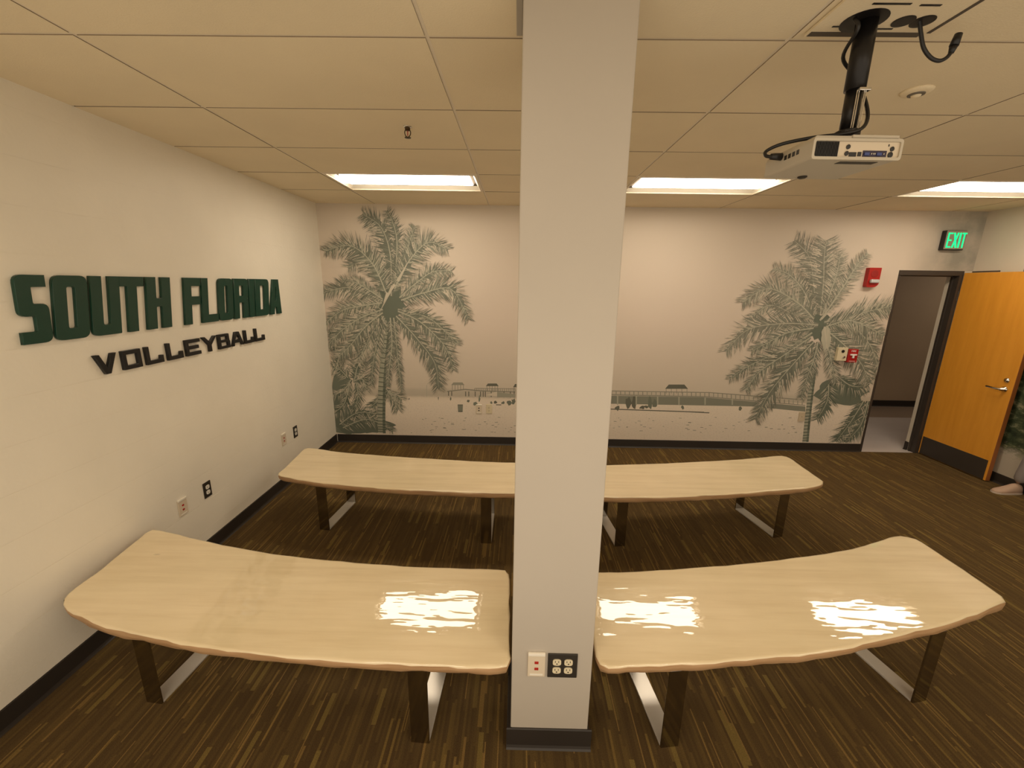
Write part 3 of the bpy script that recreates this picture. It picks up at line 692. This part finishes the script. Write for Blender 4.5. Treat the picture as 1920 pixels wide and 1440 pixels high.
obj('screw', lathe(bmesh.new(), (0, -.004, 0), [(.004, 0), (.004, -.001), (.002, -.0015)], 10, 1), M['chrome'], t)
data_plate('cream data outlet with two red jacks low on the column', (1.643, CY0, .431), 0)
outlet('dark four-socket outlet low on the column', (1.747, CY0, .428), 0, M['darkplate'], M['ivory'], 2)

# ------------------------------------------------------------------ wall letters
def put_letter(name, label, group, outer, holes, s0, zb, thick, m_, shear):
    o_ = [(a + shear * b, b) for a, b in rounded(outer)]; hs = [[(a + shear * b, b) for a, b in rounded(h_)] for h_ in holes]
    me = plate_with_holes(name, o_, hs, thick, .0012)
    # local x -> +Y along the wall, local y -> Z, local z -> +X (out of the wall)
    me.transform(Matrix(((0, 0, 1, 0), (1, 0, 0, 0), (0, 1, 0, 0), (0, 0, 0, 1))))
    me.materials.clear(); me.materials.append(m_)
    o = bpy.data.objects.new(name, me); COL.objects.link(o); o.location = (XL, s0, zb)
    return tag(o, label, 'letter', group)
h = .302
def shp(ch, w_, h, t, u):
    r = t * .6
    if ch == 'S':
        return [(w_, h, 0), (w_, h - u, 0), (t, h - u, .006), (t, h * .58, .008), (w_, h * .58, r), (w_, 0, r), (0, 0, 0), (0, u, 0), (w_ - t, u, .006), (w_ - t, h * .40, .008), (0, h * .40, r), (0, h, r)], []
    if ch == 'O': return [(0, 0, r), (w_, 0, r), (w_, h, r), (0, h, r)], [[(t, u, .01), (w_ - t, u, .01), (w_ - t, h - u, .01), (t, h - u, .01)]]
    if ch == 'U': return [(0, h, 0), (0, 0, r), (w_, 0, .006), (w_, h, 0), (w_ - t, h, 0), (w_ - t, u, .012), (t, u, .012), (t, h, 0)], []
    if ch == 'T': return [(0, h, 0), (0, h - u, 0), (w_ / 2 - t / 2, h - u, .003), (w_ / 2 - t / 2, 0, 0), (w_ / 2 + t / 2, 0, 0), (w_ / 2 + t / 2, h - u, .003), (w_, h - u, 0), (w_, h, 0)], []
    if ch == 'H': return [(0, 0, 0), (t, 0, 0), (t, h * .43, .008), (w_ - t, h * .43, .008), (w_ - t, 0, 0), (w_, 0, 0), (w_, h, 0), (w_ - t, h, 0), (w_ - t, h * .59, .008), (t, h * .59, .008), (t, h, 0), (0, h, 0)], []
    if ch == 'F': return [(0, 0, 0), (t, 0, 0), (t, h * .42, .003), (w_ * .97, h * .42, 0), (w_ * .97, h * .60, 0), (t, h * .60, .003), (t, h - u, .003), (w_, h - u, 0), (w_, h, 0), (0, h, 0)], []
    if ch == 'L': return [(0, 0, 0), (w_, 0, 0), (w_, u, 0), (t, u, .003), (t, h, 0), (0, h, 0)], []
    if ch == 'R': return [(0, 0, 0), (t, 0, 0), (t, h * .40, .006), (w_ - t, h * .40, .006), (w_ - t, 0, 0), (w_, 0, 0), (w_, h * .44, .012), (w_ - .014, h * .50, .006), (w_, h * .56, .012), (w_, h, r), (0, h, 0)], [[(t, h * .57, .006), (w_ - t, h * .57, .006), (w_ - t, h - u, .01), (t, h - u, .006)]]
    if ch == 'I': return [(0, 0, 0), (w_, 0, 0), (w_, h, 0), (0, h, 0)], []
    if ch == 'D': return [(0, 0, 0), (w_, 0, r), (w_, h, r), (0, h, 0)], [[(t, u, .004), (w_ - t, u, .012), (w_ - t, h - u, .012), (t, h - u, .004)]]
    if ch == 'A': return [(0, 0, 0), (t, 0, 0), (t + .008, h * .2, 0), (w_ - t - .008, h * .2, 0), (w_ - t, 0, 0), (w_, 0, 0), (w_ * .74, h, 0), (w_ * .26, h, 0)], [[(t + .014, h * .38, 0), (w_ - t - .014, h * .38, 0), (w_ * .5 + .006, h - u * 1.2, 0), (w_ * .5 - .006, h - u * 1.2, 0)]]
LETTERS = [('S', .142, .128, 'S starting the word SOUTH'), ('O', .275, .166, 'O in the word SOUTH'), ('U', .450, .165, 'U in the word SOUTH'), ('T', .610, .155, 'T in the word SOUTH'), ('H', .777, .178, 'H ending the word SOUTH'),
           ('F', 1.060, .148, 'F starting the word FLORIDA'), ('L', 1.212, .162, 'L in the word FLORIDA'), ('O', 1.378, .160, 'O in the word FLORIDA'), ('R', 1.546, .176, 'R in the word FLORIDA'), ('I', 1.730, .072, 'I in the word FLORIDA'), ('D', 1.810, .196, 'D in the word FLORIDA'), ('A', 2.016, .186, 'A ending the word FLORIDA')]
for ch, s0, w_, txt in LETTERS:
    w_ -= .006
    t = .060 if w_ < .17 else .066
    o_, hs = shp(ch, w_, h, t, .053)
    put_letter('letter', 'large dark green letter ' + txt, 'large green wall letters', o_, hs, s0, 1.616, .017, M['green'], .08 if txt.startswith('S starting') else .15)
hb = .106; tb = .023
def vb(ch, w_):
    h, t, u = hb, tb, .023
    if ch == 'V': return [(0, h, 0), (t * 1.15, h, 0), (w_ / 2, .030, 0), (w_ - t * 1.15, h, 0), (w_, h, 0), (w_ / 2 + .013, 0, 0), (w_ / 2 - .013, 0, 0)], []
    if ch == 'O': return [(0, 0, .004), (w_, 0, .004), (w_, h, .004), (0, h, .004)], [[(t, u, .002), (w_ - t, u, .002), (w_ - t, h - u, .002), (t, h - u, .002)]]
    if ch == 'L': return [(0, 0, 0), (w_, 0, 0), (w_, h * .42, 0), (w_ - t * .8, h * .42, 0), (w_ - t, u, .003), (t, u, .002), (t, h, 0), (0, h, 0)], []
    if ch == 'E': return [(0, 0, 0), (w_, 0, 0), (w_, u, 0), (t, u, .002), (t, h / 2 - u / 2, .002), (w_ * .88, h / 2 - u / 2, 0), (w_ * .88, h / 2 + u / 2, 0), (t, h / 2 + u / 2, .002), (t, h - u, .002), (w_, h - u, 0), (w_, h, 0), (0, h, 0)], []
    if ch == 'Y': return [(w_ / 2 - t / 2, 0, 0), (w_ / 2 + t / 2, 0, 0), (w_ / 2 + t / 2, h * .42, 0), (w_, h, 0), (w_ - t * 1.1, h, 0), (w_ / 2, h * .62, 0), (t * 1.1, h, 0), (0, h, 0), (w_ / 2 - t / 2, h * .42, 0)], []
    if ch == 'B': return [(0, 0, 0), (w_, 0, .008), (w_, h * .48, .008), (w_ * .95, h * .53, .004), (w_ * .95, h, .008), (0, h, 0)], [[(t, u * .8, 0), (w_ - t, u * .8, .002), (w_ - t, h / 2 - u * .35, .002), (t, h / 2 - u * .35, 0)], [(t, h / 2 + u * .45, 0), (w_ * .95 - t, h / 2 + u * .45, .002), (w_ * .95 - t, h - u * .8, .002), (t, h - u * .8, 0)]]
    return [(0, 0, 0), (t, 0, 0), (t + .006, h * .22, 0), (w_ - t - .006, h * .22, 0), (w_ - t, 0, 0), (w_, 0, 0), (w_ * .66, h, 0), (w_ * .34, h, 0)], [[(t + .014, h * .44, 0), (w_ - t - .014, h * .44, 0), (w_ * .5 + .003, h * .76, 0), (w_ * .5 - .003, h * .76, 0)]]
for ch, s0, w_, txt in (('V', .428, .128, 'V starting the word VOLLEYBALL'), ('O', .580, .122, 'O in the word VOLLEYBALL'), ('L', .728, .125, 'L right after the O of VOLLEYBALL'), ('L', .881, .125, 'L right before the E of VOLLEYBALL'), ('E', 1.029, .132, 'E in the word VOLLEYBALL'),
                        ('Y', 1.178, .146, 'Y in the word VOLLEYBALL'), ('B', 1.335, .126, 'B in the word VOLLEYBALL'), ('A', 1.476, .142, 'A in the word VOLLEYBALL'), ('L', 1.630, .120, 'L right after the A of VOLLEYBALL'), ('L', 1.766, .134, 'L ending the word VOLLEYBALL')):
    w_ -= .007
    o_, hs = vb(ch, w_)
    put_letter('letter', 'small glossy black letter ' + txt, 'small black wall letters', o_, hs, s0, 1.413, .018, M['letterblack'], 0)

# ------------------------------------------------------------------ benches
ZT, ZB = .45, .402
def resample(pts, step=.035):
    P = [Vector((p[0], p[1], 0)) for p in spline([(a, b, 0) for a, b in pts], 10, True)]
    out = []; acc = 0; prev = P[0]; out.append(prev)
    for p in P[1:] + [P[0]]:
        acc += (p - prev).length
        if acc >= step: out.append(p); acc = 0
        prev = p
    return out
def bench(label, outline, legs, seed, tilt=0.0):
    # the slab of the front row is thicker towards its far edge, so its top slopes a little to the viewer
    zt = lambda y: ZT + tilt * (y + .30)
    o2 = []
    for a, b in outline:
        k = (Vector((a, b, ZT)) - Vector(CAM)); lo = Vector(CAM)
        t_ = (ZT + tilt * (lo.y + .30) - lo.z) / (k.z - tilt * k.y); q = lo + k * t_; o2.append((q.x, q.y))
    outline = o2
    P = resample(outline); rr = random.Random(seed); n = len(P)
    cx = sum(p.x for p in P) / n; cy = sum(p.y for p in P) / n
    t = thing('bench', label, 'bench', (cx, cy, 0), 0, 'whitewashed curved benches')
    C_ = Vector((cx, cy, 0)); P = [p - C_ for p in P]
    area2 = sum(P[i].x * P[(i + 1) % n].y - P[(i + 1) % n].x * P[i].y for i in range(n))
    if area2 < 0: P = P[::-1]
    nrm = []
    for i in range(n):
        d_ = (P[(i + 1) % n] - P[i - 1]).normalized(); nrm.append(Vector((d_.y, -d_.x, 0)))
    ph = [rr.uniform(0, 6.28) for _ in range(6)]
    def wob(i, k):
        s = i / n * 2 * math.pi
        return .0025 * math.sin(9 * s + ph[k]) + .002 * math.sin(23 * s + ph[k + 1]) + .0015 * math.sin(41 * s + ph[k + 2])
    bm = bmesh.new(); rings = []
    for (off, z, k) in ((-.010, 0, 0), (-.003, -.0015, 0), (.0, -.007, 1), (.001, -.020, 1), (-.004, ZB + .010, 2), (-.012, ZB, 2)):
        ring = []
        for i in range(n):
            q = P[i] + nrm[i] * (off + wob(i, k) * (1 if k else .6))
            ring.append(bm.verts.new((q.x, q.y, z if k == 2 else zt(q.y + cy) + z)))
        rings.append(ring)
    for ri, (a, b) in enumerate(zip(rings, rings[1:])):
        for i in range(n):
            f = bm.faces.new((a[i], b[i], b[(i + 1) % n], a[(i + 1) % n])); f.material_index = 0 if ri < 2 else 1; f.smooth = True
    top = bm.faces.new(rings[0]); bot = bm.faces.new(rings[-1][::-1]); bot.material_index = 1
    obj('seat', bm, [M['bench'], M['benchedge']], t)
    W_, TH = .078, .009
    for (lx, fy, slope, ln) in legs:
        lg = bpy.data.objects.new('leg', None); COL.objects.link(lg); lg.parent = t; lg.location = (lx - cx, fy - cy, 0); lg.rotation_euler = (0, 0, -math.atan(slope)); lg.empty_display_size = .05
        hw = W_ / 2
        obj('front_post', bx((-hw, 0, 0), (hw, TH, ZB - .001), .0008), M['steel'], lg); obj('rear_post', bx((-hw, ln - TH, 0), (hw, ln, ZB - .001), .0008), M['steel'], lg)
        obj('foot_rail', bx((-hw, TH, 0), (hw, ln - TH, TH), .0008), M['lit_satin'], lg); obj('top_plate', bx((-hw, TH, ZB - TH), (hw, ln - TH, ZB - .001), .0008), M['steel'], lg)
    return t
FL = [(-.549, -.031), (-.325, -.135), (-.156, -.188), (-.033, -.21), (.124, -.238), (.327, -.268), (.561, -.294), (.868, -.310), (1.126, -.322), (1.314, -.323), (1.482, -.323), (1.528, -.312), (1.538, -.284), (1.533, -.138), (1.526, .052), (1.520, .221), (1.503, .250), (1.368, .254), (1.085, .257), (.796, .276), (.619, .290), (.344, .322), (.009, .384), (-.247, .445), (-.451, .506), (-.590, .540), (-.630, .526), (-.622, .45), (-.585, .2)]
FR = [(1.895, -.128), (1.886, -.241), (1.898, -.298), (1.933, -.308), (2.05, -.303), (2.267, -.284), (2.491, -.259), (2.72, -.232), (2.978, -.182), (3.264, -.110), (3.583, -.020), (3.857, .073), (3.931, .103), (3.952, .135), (3.968, .358), (3.975, .590), (3.935, .634), (3.853, .632), (3.597, .535), (3.319, .451), (2.976, .378), (2.657, .323), (2.355, .280), (2.068, .252), (1.965, .247), (1.932, .22), (1.915, .05)]
BL = [(-.286, 1.291), (-.159, 1.240), (-.023, 1.203), (.174, 1.165), (.51, 1.116), (.908, 1.086), (1.294, 1.074), (1.539, 1.072), (1.76, 1.072), (1.80, 1.09), (1.81, 1.2), (1.80, 1.45), (1.80, 1.56), (1.77, 1.595), (1.539, 1.600), (1.246, 1.612), (.785, 1.652), (.311, 1.706), (.014, 1.752), (-.21, 1.812), (-.309, 1.829), (-.342, 1.80), (-.330, 1.65), (-.305, 1.42)]
BR = [(1.87, 1.07), (1.89, 1.048), (2.167, 1.043), (2.434, 1.052), (2.744, 1.076), (2.947, 1.106), (3.238, 1.152), (3.68, 1.236), (3.86, 1.292), (3.935, 1.345), (3.951, 1.394), (3.958, 1.62), (3.972, 1.81), (3.926, 1.862), (3.846, 1.848), (3.571, 1.777), (3.069, 1.686), (2.595, 1.62), (2.287, 1.588), (1.91, 1.575), (1.875, 1.55), (1.868, 1.3)]
bench('whitewashed curved wooden bench in front, between block wall and column', FL, [(-.105, -.145, .10, .44), (1.160, -.285, .05, .44)], 1, .04)
bench('whitewashed curved wooden bench in front, right of the column', FR, [(2.222, -.275, -.12, .44), (3.487, -.045, -.19, .44)], 2, .04)
bench('whitewashed curved wooden bench behind, near the block wall corner', BL, [(.050, 1.255, .10, .44), (1.335, 1.125, .0, .42)], 3)
bench('whitewashed curved wooden bench behind, nearest the open door', BR, [(2.342, 1.125, -.12, .42), (3.620, 1.285, -.20, .44)], 4)

# ------------------------------------------------------------------ projector, mount, cables
PX, PY = 2.60, -.13
t = thing('projector_mount', 'black ceiling pole and plate holding the projector', 'mount', (PX, PY, H))
bm = bmesh.new(); box(bm, (-.135, -.47, -.012), (.255, .088, -.002), .002)
obj('ceiling_plate', bm, M['tile'], t)
bm = bmesh.new(); obj('painted_shadow_strip', bx((-.13, .058, -.0135), (.225, .082, -.0122)), M['gap'], t); obj('painted_shadow_strip', bx((.236, -.45, -.0135), (.248, .06, -.0122)), M['gap'], t); bm.free()  # dark strips paint in the recess shadow at the plate edges
obj('flange', lathe(bmesh.new(), (-.01, .0, -.0122), [(.062, 0), (.062, -.0012), (.045, -.002)], 28), M['blackmetal'], t)
for hx, hy, r in ((.110, .0, .030), (.168, .0, .032)): obj('cable_hole', lathe(bmesh.new(), (hx, hy, -.0122), [(r, 0), (r, -.0015), (r * .8, -.002)], 24), M['black'], t)
for a, b in (((-.085, .026), (-.035, .032)), ((.05, .036), (.11, .042)), ((-.05, -.085), (.06, -.078)), ((.09, -.080), (.15, -.073))): obj('slot', bx((*a, -.0136), (*b, -.0122)), M['black'], t)
obj('pole', cyl(bmesh.new(), (0, 0, -.012), (0, 0, -.20), .029, n=24), M['blackmetal'], t, True)
obj('collar', bx((-.010, -.037, -.213), (.026, -.022, -.204), .002), M['chrome'], t)
obj('inner_pole', cyl(bmesh.new(), (0, 0, -.20), (0, 0, -.315), .023, n=24), M['blackmetal'], t, True)
for k in (-.010, -.004, .012, .017): obj('guide_rod', cyl(bmesh.new(), (k, -.027, -.21), (k, -.027, -.315), .0018, n=8), M['chrome'], t)
obj('swivel', lathe(bmesh.new(), (0, 0, -.315), [(.03, 0), (.036, -.004), (.036, -.022), (.05, -.026), (.05, -.034)], 24), M['blackmetal'], t)
bm = bmesh.new(); prism(bm, rounded([(-.13, -.03, .02), (.07, -.03, .02), (.10, .02, .02), (.07, .09, .02), (-.10, .09, .02)]), -.358, -.349, 2); obj('bracket', bm, M['blackmetal'], t)
for k in ((-.10, .07), (.05, .06), (.05, .005), (-.10, .005)): obj('spacer', cyl(bmesh.new(), (k[0], k[1], -.3658), (k[0], k[1], -.358), .007, n=10), M['blackmetal'], t)
# projector: rear panel towards the viewer
pj = thing('projector', 'beige projector hanging upside down from the ceiling pole', 'projector', (2.553, -.127, 2.29), math.radians(1))
PW, PD, PH = .150, .118, .065
PS = .89
bm = bmesh.new(); poly = rounded([(-PW, 0, .008), (PW, 0, .008), (PW, PH - .012, .008), (PW - .01, PH, .004), (-PW + .01, PH, .004), (-PW, PH - .012, .008)], 4)
prism(bm, poly, -PD, PD, 1); obj('case', bm, M['projector'], pj)
pj.scale = (PS, 1, 1)
# rear rim + recessed face
bm = bmesh.new(); rim = rounded([(-PW - .002, -.002, .01), (PW + .002, -.002, .01), (PW + .002, PH - .008, .01), (-PW - .002, PH - .008, .01)], 4); inn = rounded([(-PW + .006, .006, .006), (PW - .006, .006, .006), (PW - .006, PH - .016, .006), (-PW + .006, PH - .016, .006)], 4)
A = [[bm.verts.new((a, y, b)) for a, b in pp] for pp, y in ((rim, -PD), (rim, -PD - .008), (inn, -PD - .008), (inn, -PD))]
for a, b in zip(A, A[1:] + A[:1]):
    for i in range(len(a)): bm.faces.new((a[i], a[(i + 1) % len(a)], b[(i + 1) % len(b)], b[i]))
obj('rear_rim', bm, M['projector'], pj)
obj('rear_panel', bx((-PW + .006, -PD - .003, .006), (PW - .006, -PD - .0005, PH - .016)), M['projface'], pj)
vt = obj('vent', bx((-PW + .009, -PD - .0045, .007), (-PW + .088, -PD - .003, PH - .017)), M['darkplate'], pj)
for k in range(15): obj('vent_slat', bx((-PW + .013 + k * .005, -PD - .007, .008), (-PW + .0148 + k * .005, -PD - .0045, PH - .018)), M['black'], vt)
def sock(n, x, z, r): return obj(n, lathe(bmesh.new(), (x, -PD - .003, z), [(r, 0), (r, -.003), (r * .6, -.0035)], 14, 1), M['black'], pj)
for x, z, r in ((-.030, .034, .0065), (-.032, .016, .0065), (.120, .030, .0065), (.117, .014, .008)): sock('round_socket', x, z, r)
for a, b in (((-.023, .008), (.002, .020)), ((.006, .009), (.019, .021))): obj('square_socket', bx((a[0], -PD - .0045, a[1]), (b[0], -PD - .003, b[1]), .0008), M['black'], pj)
vg = obj('socket_strip', bx((.023, -PD - .0045, .008), (.104, -PD - .003, .025), .0005), mat('dark_violet_strip', (.03, .02, .05), .4), pj)
for x in (.036, .078): obj('video_socket', bx((x - .009, -PD - .008, .011), (x + .009, -PD - .0045, .020), .002), M['blue'], vg)
for x in (.051, .058, .063, .093): obj('screw_post', lathe(bmesh.new(), (x, -PD - .0045, .0155), [(.0022, 0), (.0022, -.003), (.001, -.0035)], 8, 1), M['chrome'], vg)
obj('screw', bx((.106, -PD - .004, .037), (.109, -PD - .003, .043)), M['black'], pj)
obj('top_lip', bx((-.02, -PD - .004, PH - .006), (PW - .012, -PD + .1, PH + .003), .002), M['projector'], pj)
obj('bottom_vent', bx((-.03, -.10, -.001), (.10, -.075, .0005)), M['darkplate'], pj)
obj('foot', lathe(bmesh.new(), (-.02, .085, 0), [(.016, 0), (.016, -.004), (.010, -.007)], 16), M['darkplate'], pj)
for k in range(4): obj('side_vent', bx((-PW - .0008, -.06 + k * .02, .030), (-PW + .001, -.047 + k * .02, .044)), M['darkplate'], pj)
obj('lens_barrel', lathe(bmesh.new(), (.07, PD, .034), [(.028, 0), (.028, .014), (.022, .016)], 24, 1), M['black'], pj)
# loose cable from the ceiling plate
px, py = PX + .168, PY + .0
pts = [at(u, v, 1, py) for u, v in ((1724, 40), (1727, 65), (1732, 90), (1745, 108), (1761, 114), (1775, 108), (1784, 97))]
ck = thing('loose_cable', 'black cable end drooping from a hole in the ceiling plate', 'cable', tuple(pts[0]))
o0 = pts[0]
obj('cord', tube(bmesh.new(), [p - o0 for p in spline([Vector((pts[0].x - .002, py, H - .0145))] + pts, 6)], .0055), M['black'], ck, True)
d_ = (at(1795, 70, 1, py) - pts[-1]).normalized(); e_ = pts[-1] - o0
bm = bmesh.new(); cyl(bm, e_ - d_ * .004, e_ + d_ * .016, .007, .011, 16); cyl(bm, e_ + d_ * .016, e_ + d_ * .048, .012, .010, 16); obj('plug', bm, M['black'], ck, True)
# power cable of the projector
A1 = [Vector(p) for p in ((2.548, -.15, 2.704), (2.552, -.165, 2.67), (2.572, -.09, 2.63), (2.63, -.08, 2.58), (2.645, -.12, 2.50), (2.642, -.15, 2.44), (2.61, -.178, 2.398), (2.56, -.172, 2.384), (2.49, -.13, 2.385), (2.42, -.09, 2.378), (2.382, -.07, 2.362), (2.374, -.085, 2.343), (2.386, -.10, 2.336))]
pc = thing('power_cable', 'black power cable running down the pole into the projector side', 'cable', tuple(A1[0]))
obj('cord', tube(bmesh.new(), [p - A1[0] for p in spline(A1, 7)], .0055), M['black'], pc, True)
e_ = A1[-1] - A1[0]; bm = bmesh.new(); cyl(bm, e_ + Vector((-.004, 0, 0)), e_ + Vector((.031, 0, 0)), .009, .012, 14); obj('plug', bm, M['black'], pc, True)

# ------------------------------------------------------------------ sprinkler, ceiling sensor
sp = thing('fire_sprinkler', 'small brass-dark pendant sprinkler hanging from the ceiling tile', 'sprinkler', (.934, .839, H))
obj('escutcheon', lathe(bmesh.new(), (0, 0, 0), [(.024, 0), (.023, -.003), (.015, -.006)], 20), M['chrome'], sp, True)
obj('body', lathe(bmesh.new(), (0, 0, -.006), [(.014, 0), (.014, -.010), (.009, -.014)], 14), mat('dark_brass', (.10, .07, .04), .35, .9), sp)
bm = bmesh.new()
for s in (-1, 1): tube(bm, spline([(s * .012, 0, -.016), (s * .016, 0, -.028), (s * .012, 0, -.042), (s * .003, 0, -.050)], 5), .0026, 8)
obj('arm', bm, bpy.data.materials['dark_brass'], sp, True)
obj('bulb', cyl(bmesh.new(), (0, 0, -.018), (0, 0, -.044), .0024, n=8), M['redjack'], sp)
obj('deflector', lathe(bmesh.new(), (0, 0, -.050), [(.004, 0), (.017, -.002), (.017, -.004), (.004, -.006)], 16), bpy.data.materials['dark_brass'], sp)
sd = thing('ceiling_sensor', 'round tan ceiling sensor with a dark centre, right of the projector pole', 'sensor', (3.20, .36, H))
obj('base', lathe(bmesh.new(), (0, 0, 0), [(.056, 0), (.056, -.004), (.050, -.010), (.034, -.014)], 32), M['tile'], sd, True)
obj('sensor_ring', lathe(bmesh.new(), (0, 0, -.0135), [(.030, 0), (.029, -.004), (.022, -.005)], 28), mat('grey_ring', (.16, .14, .11), .5), sd)
obj('dome', lathe(bmesh.new(), (0, 0, -.0180), [(.018, 0), (.016, -.005), (.010, -.008), (.003, -.009)], 24), M['tile'], sd, True)

# ------------------------------------------------------------------ person at the right edge: stands facing the benches
def skin_body(name, verts, edges, radii, m_, parent, sub=1):
    me = bpy.data.meshes.new(name); me.from_pydata(verts, edges, []); me.materials.append(m_)
    o = bpy.data.objects.new(name, me); COL.objects.link(o)
    md = o.modifiers.new('skin', 'SKIN'); md.use_smooth_shade = True
    for i, r in enumerate(radii): me.skin_vertices[0].data[i].radius = (r, r) if not isinstance(r, tuple) else r
    me.skin_vertices[0].data[0].use_root = True
    s = o.modifiers.new('sub', 'SUBSURF'); s.levels = sub; s.render_levels = sub
    dg = bpy.context.evaluated_depsgraph_get(); m2 = bpy.data.meshes.new_from_object(o.evaluated_get(dg))
    bpy.data.objects.remove(o)
    m2.name = name; m2.polygons.foreach_set('use_smooth', [True] * len(m2.polygons))
    o = bpy.data.objects.new(name, m2); COL.objects.link(o); o.parent = parent
    return o
PP = Vector((6.385, 1.85, 0))
ps = thing('person', 'person standing by the right wall, only pale shoe and trouser hem showing', 'person', tuple(PP))
# local: facing -X
V = [(-.03, 0, .93), (-.03, .0, 1.10), (-.03, 0, 1.28), (-.03, 0, 1.42), (-.04, 0, 1.50), (-.05, 0, 1.60), (-.05, 0, 1.70),
     (-.02, -.10, .90), (-.01, -.12, .50), (.03, -.13, .10), (-.02, .10, .90), (-.01, .19, .50), (.03, .27, .10),
     (-.03, -.17, 1.40), (-.01, -.22, 1.12), (-.05, -.23, .88), (-.03, .17, 1.40), (-.01, .22, 1.12), (-.05, .23, .88)]
E_ = [(0, 1), (1, 2), (2, 3), (3, 4), (4, 5), (5, 6), (0, 7), (7, 8), (8, 9), (0, 10), (10, 11), (11, 12), (3, 13), (13, 14), (14, 15), (3, 16), (16, 17), (17, 18)]
RD = [.085, (.085, .11), (.085, .115), (.06, .09), .048, .082, .072, .055, .026, .022, .055, .026, .022, .045, .038, .028, .045, .038, .028]
skin_body('body', V, E_, RD, M['skin'], ps)
skin_body('trousers', [(-.035, 0, .98), (-.02, -.10, .88), (.015, -.12, .50), (.035, -.13, .105), (-.02, .10, .88), (.015, .19, .50), (.035, .27, .105)], [(0, 1), (1, 2), (2, 3), (0, 4), (4, 5), (5, 6)], [.115, .095, .062, .050, .095, .062, .050], M['trouser'], ps)
skin_body('shirt', [(-.035, 0, .90), (-.035, 0, 1.12), (-.03, 0, 1.30), (-.03, 0, 1.43), (-.03, -.17, 1.41), (-.01, -.21, 1.22), (-.03, .17, 1.41), (-.01, .21, 1.22)], [(0, 1), (1, 2), (2, 3), (3, 4), (4, 5), (3, 6), (6, 7)], [(.120, .15), (.112, .148), (.110, .15), (.085, .12), .065, .058, .065, .058], M['shirt'], ps)
obj('hair', lathe(bmesh.new(), (-.035, 0, 1.66), [(.10, 0), (.105, .05), (.085, .10), (.04, .125), (.01, .13)], 20), M['hair'], ps, True)
hd = Vector((-.05, 0, 1.60))
for s in (-1, 1):
    obj('eye', lathe(bmesh.new(), hd + Vector((-.082, s * .032, .022)), [(.012, 0), (.010, -.006), (.004, -.009)], 12, 0), M['paper'], ps, True)
    obj('ear', lathe(bmesh.new(), hd + Vector((.0, s * .074, .0)), [(.026, 0), (.024, s * .012), (.012, s * .016)], 12, 1), M['skin'], ps, True)
    # hand: palm with four fingers and a thumb, slightly curled
    w0 = Vector((-.05, s * .23, .875)); HV = [w0, w0 + Vector((-.008, s * .004, -.05)), w0 + Vector((-.012, s * .004, -.085))]; HE = [(0, 1), (1, 2)]; HR = [.024, (.028, .016), (.030, .014)]
    for q in range(4):
        b = w0 + Vector((-.044 + q * .021, s * .004, -.10 - (.006 if q in (1, 2) else 0))); ln = (.034, .040, .038, .028)[q]; k = len(HV)
        HV += [b, b + Vector((-.002, -s * .004, -ln)), b + Vector((-.004, -s * .018, -ln * 1.75))]; HE += [(2, k), (k, k + 1), (k + 1, k + 2)]; HR += [.0095, .0085, .0070]
    k = len(HV); HV += [w0 + Vector((-.040, -s * .006, -.048)), w0 + Vector((-.054, -s * .016, -.075)), w0 + Vector((-.056, -s * .022, -.098))]; HE += [(1, k), (k, k + 1), (k + 1, k + 2)]; HR += [.012, .010, .008]
    skin_body('hand', [tuple(p) for p in HV], HE, HR, M['skin'], ps)
obj('nose', lathe(bmesh.new(), hd + Vector((-.078, 0, -.004)), [(.018, 0), (.013, -.012), (.006, -.020)], 12, 0), M['skin'], ps, True)
obj('mouth', bx(hd + Vector((-.084, -.024, -.046)), hd + Vector((-.072, .024, -.038)), .003), M['redjack'], ps)
for s in (-1, 1):
    y0 = .27 if s > 0 else -.13
    bm = bmesh.new(); rings = []
    for x, wd, zt in ((.075, .022, .06), (.06, .034, .085), (.03, .038, .10), (-.01, .040, .095), (-.06, .044, .070), (-.11, .045, .052), (-.15, .040, .042), (-.175, .026, .032), (-.183, .008, .025)):
        rings.append([bm.verts.new((x, y0 + wd * math.cos(a), .012 + (zt - .012) * max(0, math.sin(a)) ** .7)) for a in [math.pi * i / 10 for i in range(11)]])
    for a, b in zip(rings, rings[1:]):
        for i in range(10): bm.faces.new((a[i], a[i + 1], b[i + 1], b[i]))
        bm.faces.new((a[0], b[0], b[-1], a[-1]))
    bm.faces.new(rings[0]); bm.faces.new(rings[-1])
    sh = obj('shoe', bm, M['shoe'], ps, True)
    bm = bmesh.new(); out = [(x, y0 + wd * 1.06) for x, wd in ((.078, .018), (.06, .036), (.0, .042), (-.06, .046), (-.11, .047), (-.15, .042), (-.178, .026), (-.188, .006))]
    out += [(x, 2 * y0 - y) for x, y in out[::-1]]
    prism(bm, out, 0, .014, 2); obj('sole', bm, M['sole'], sh)
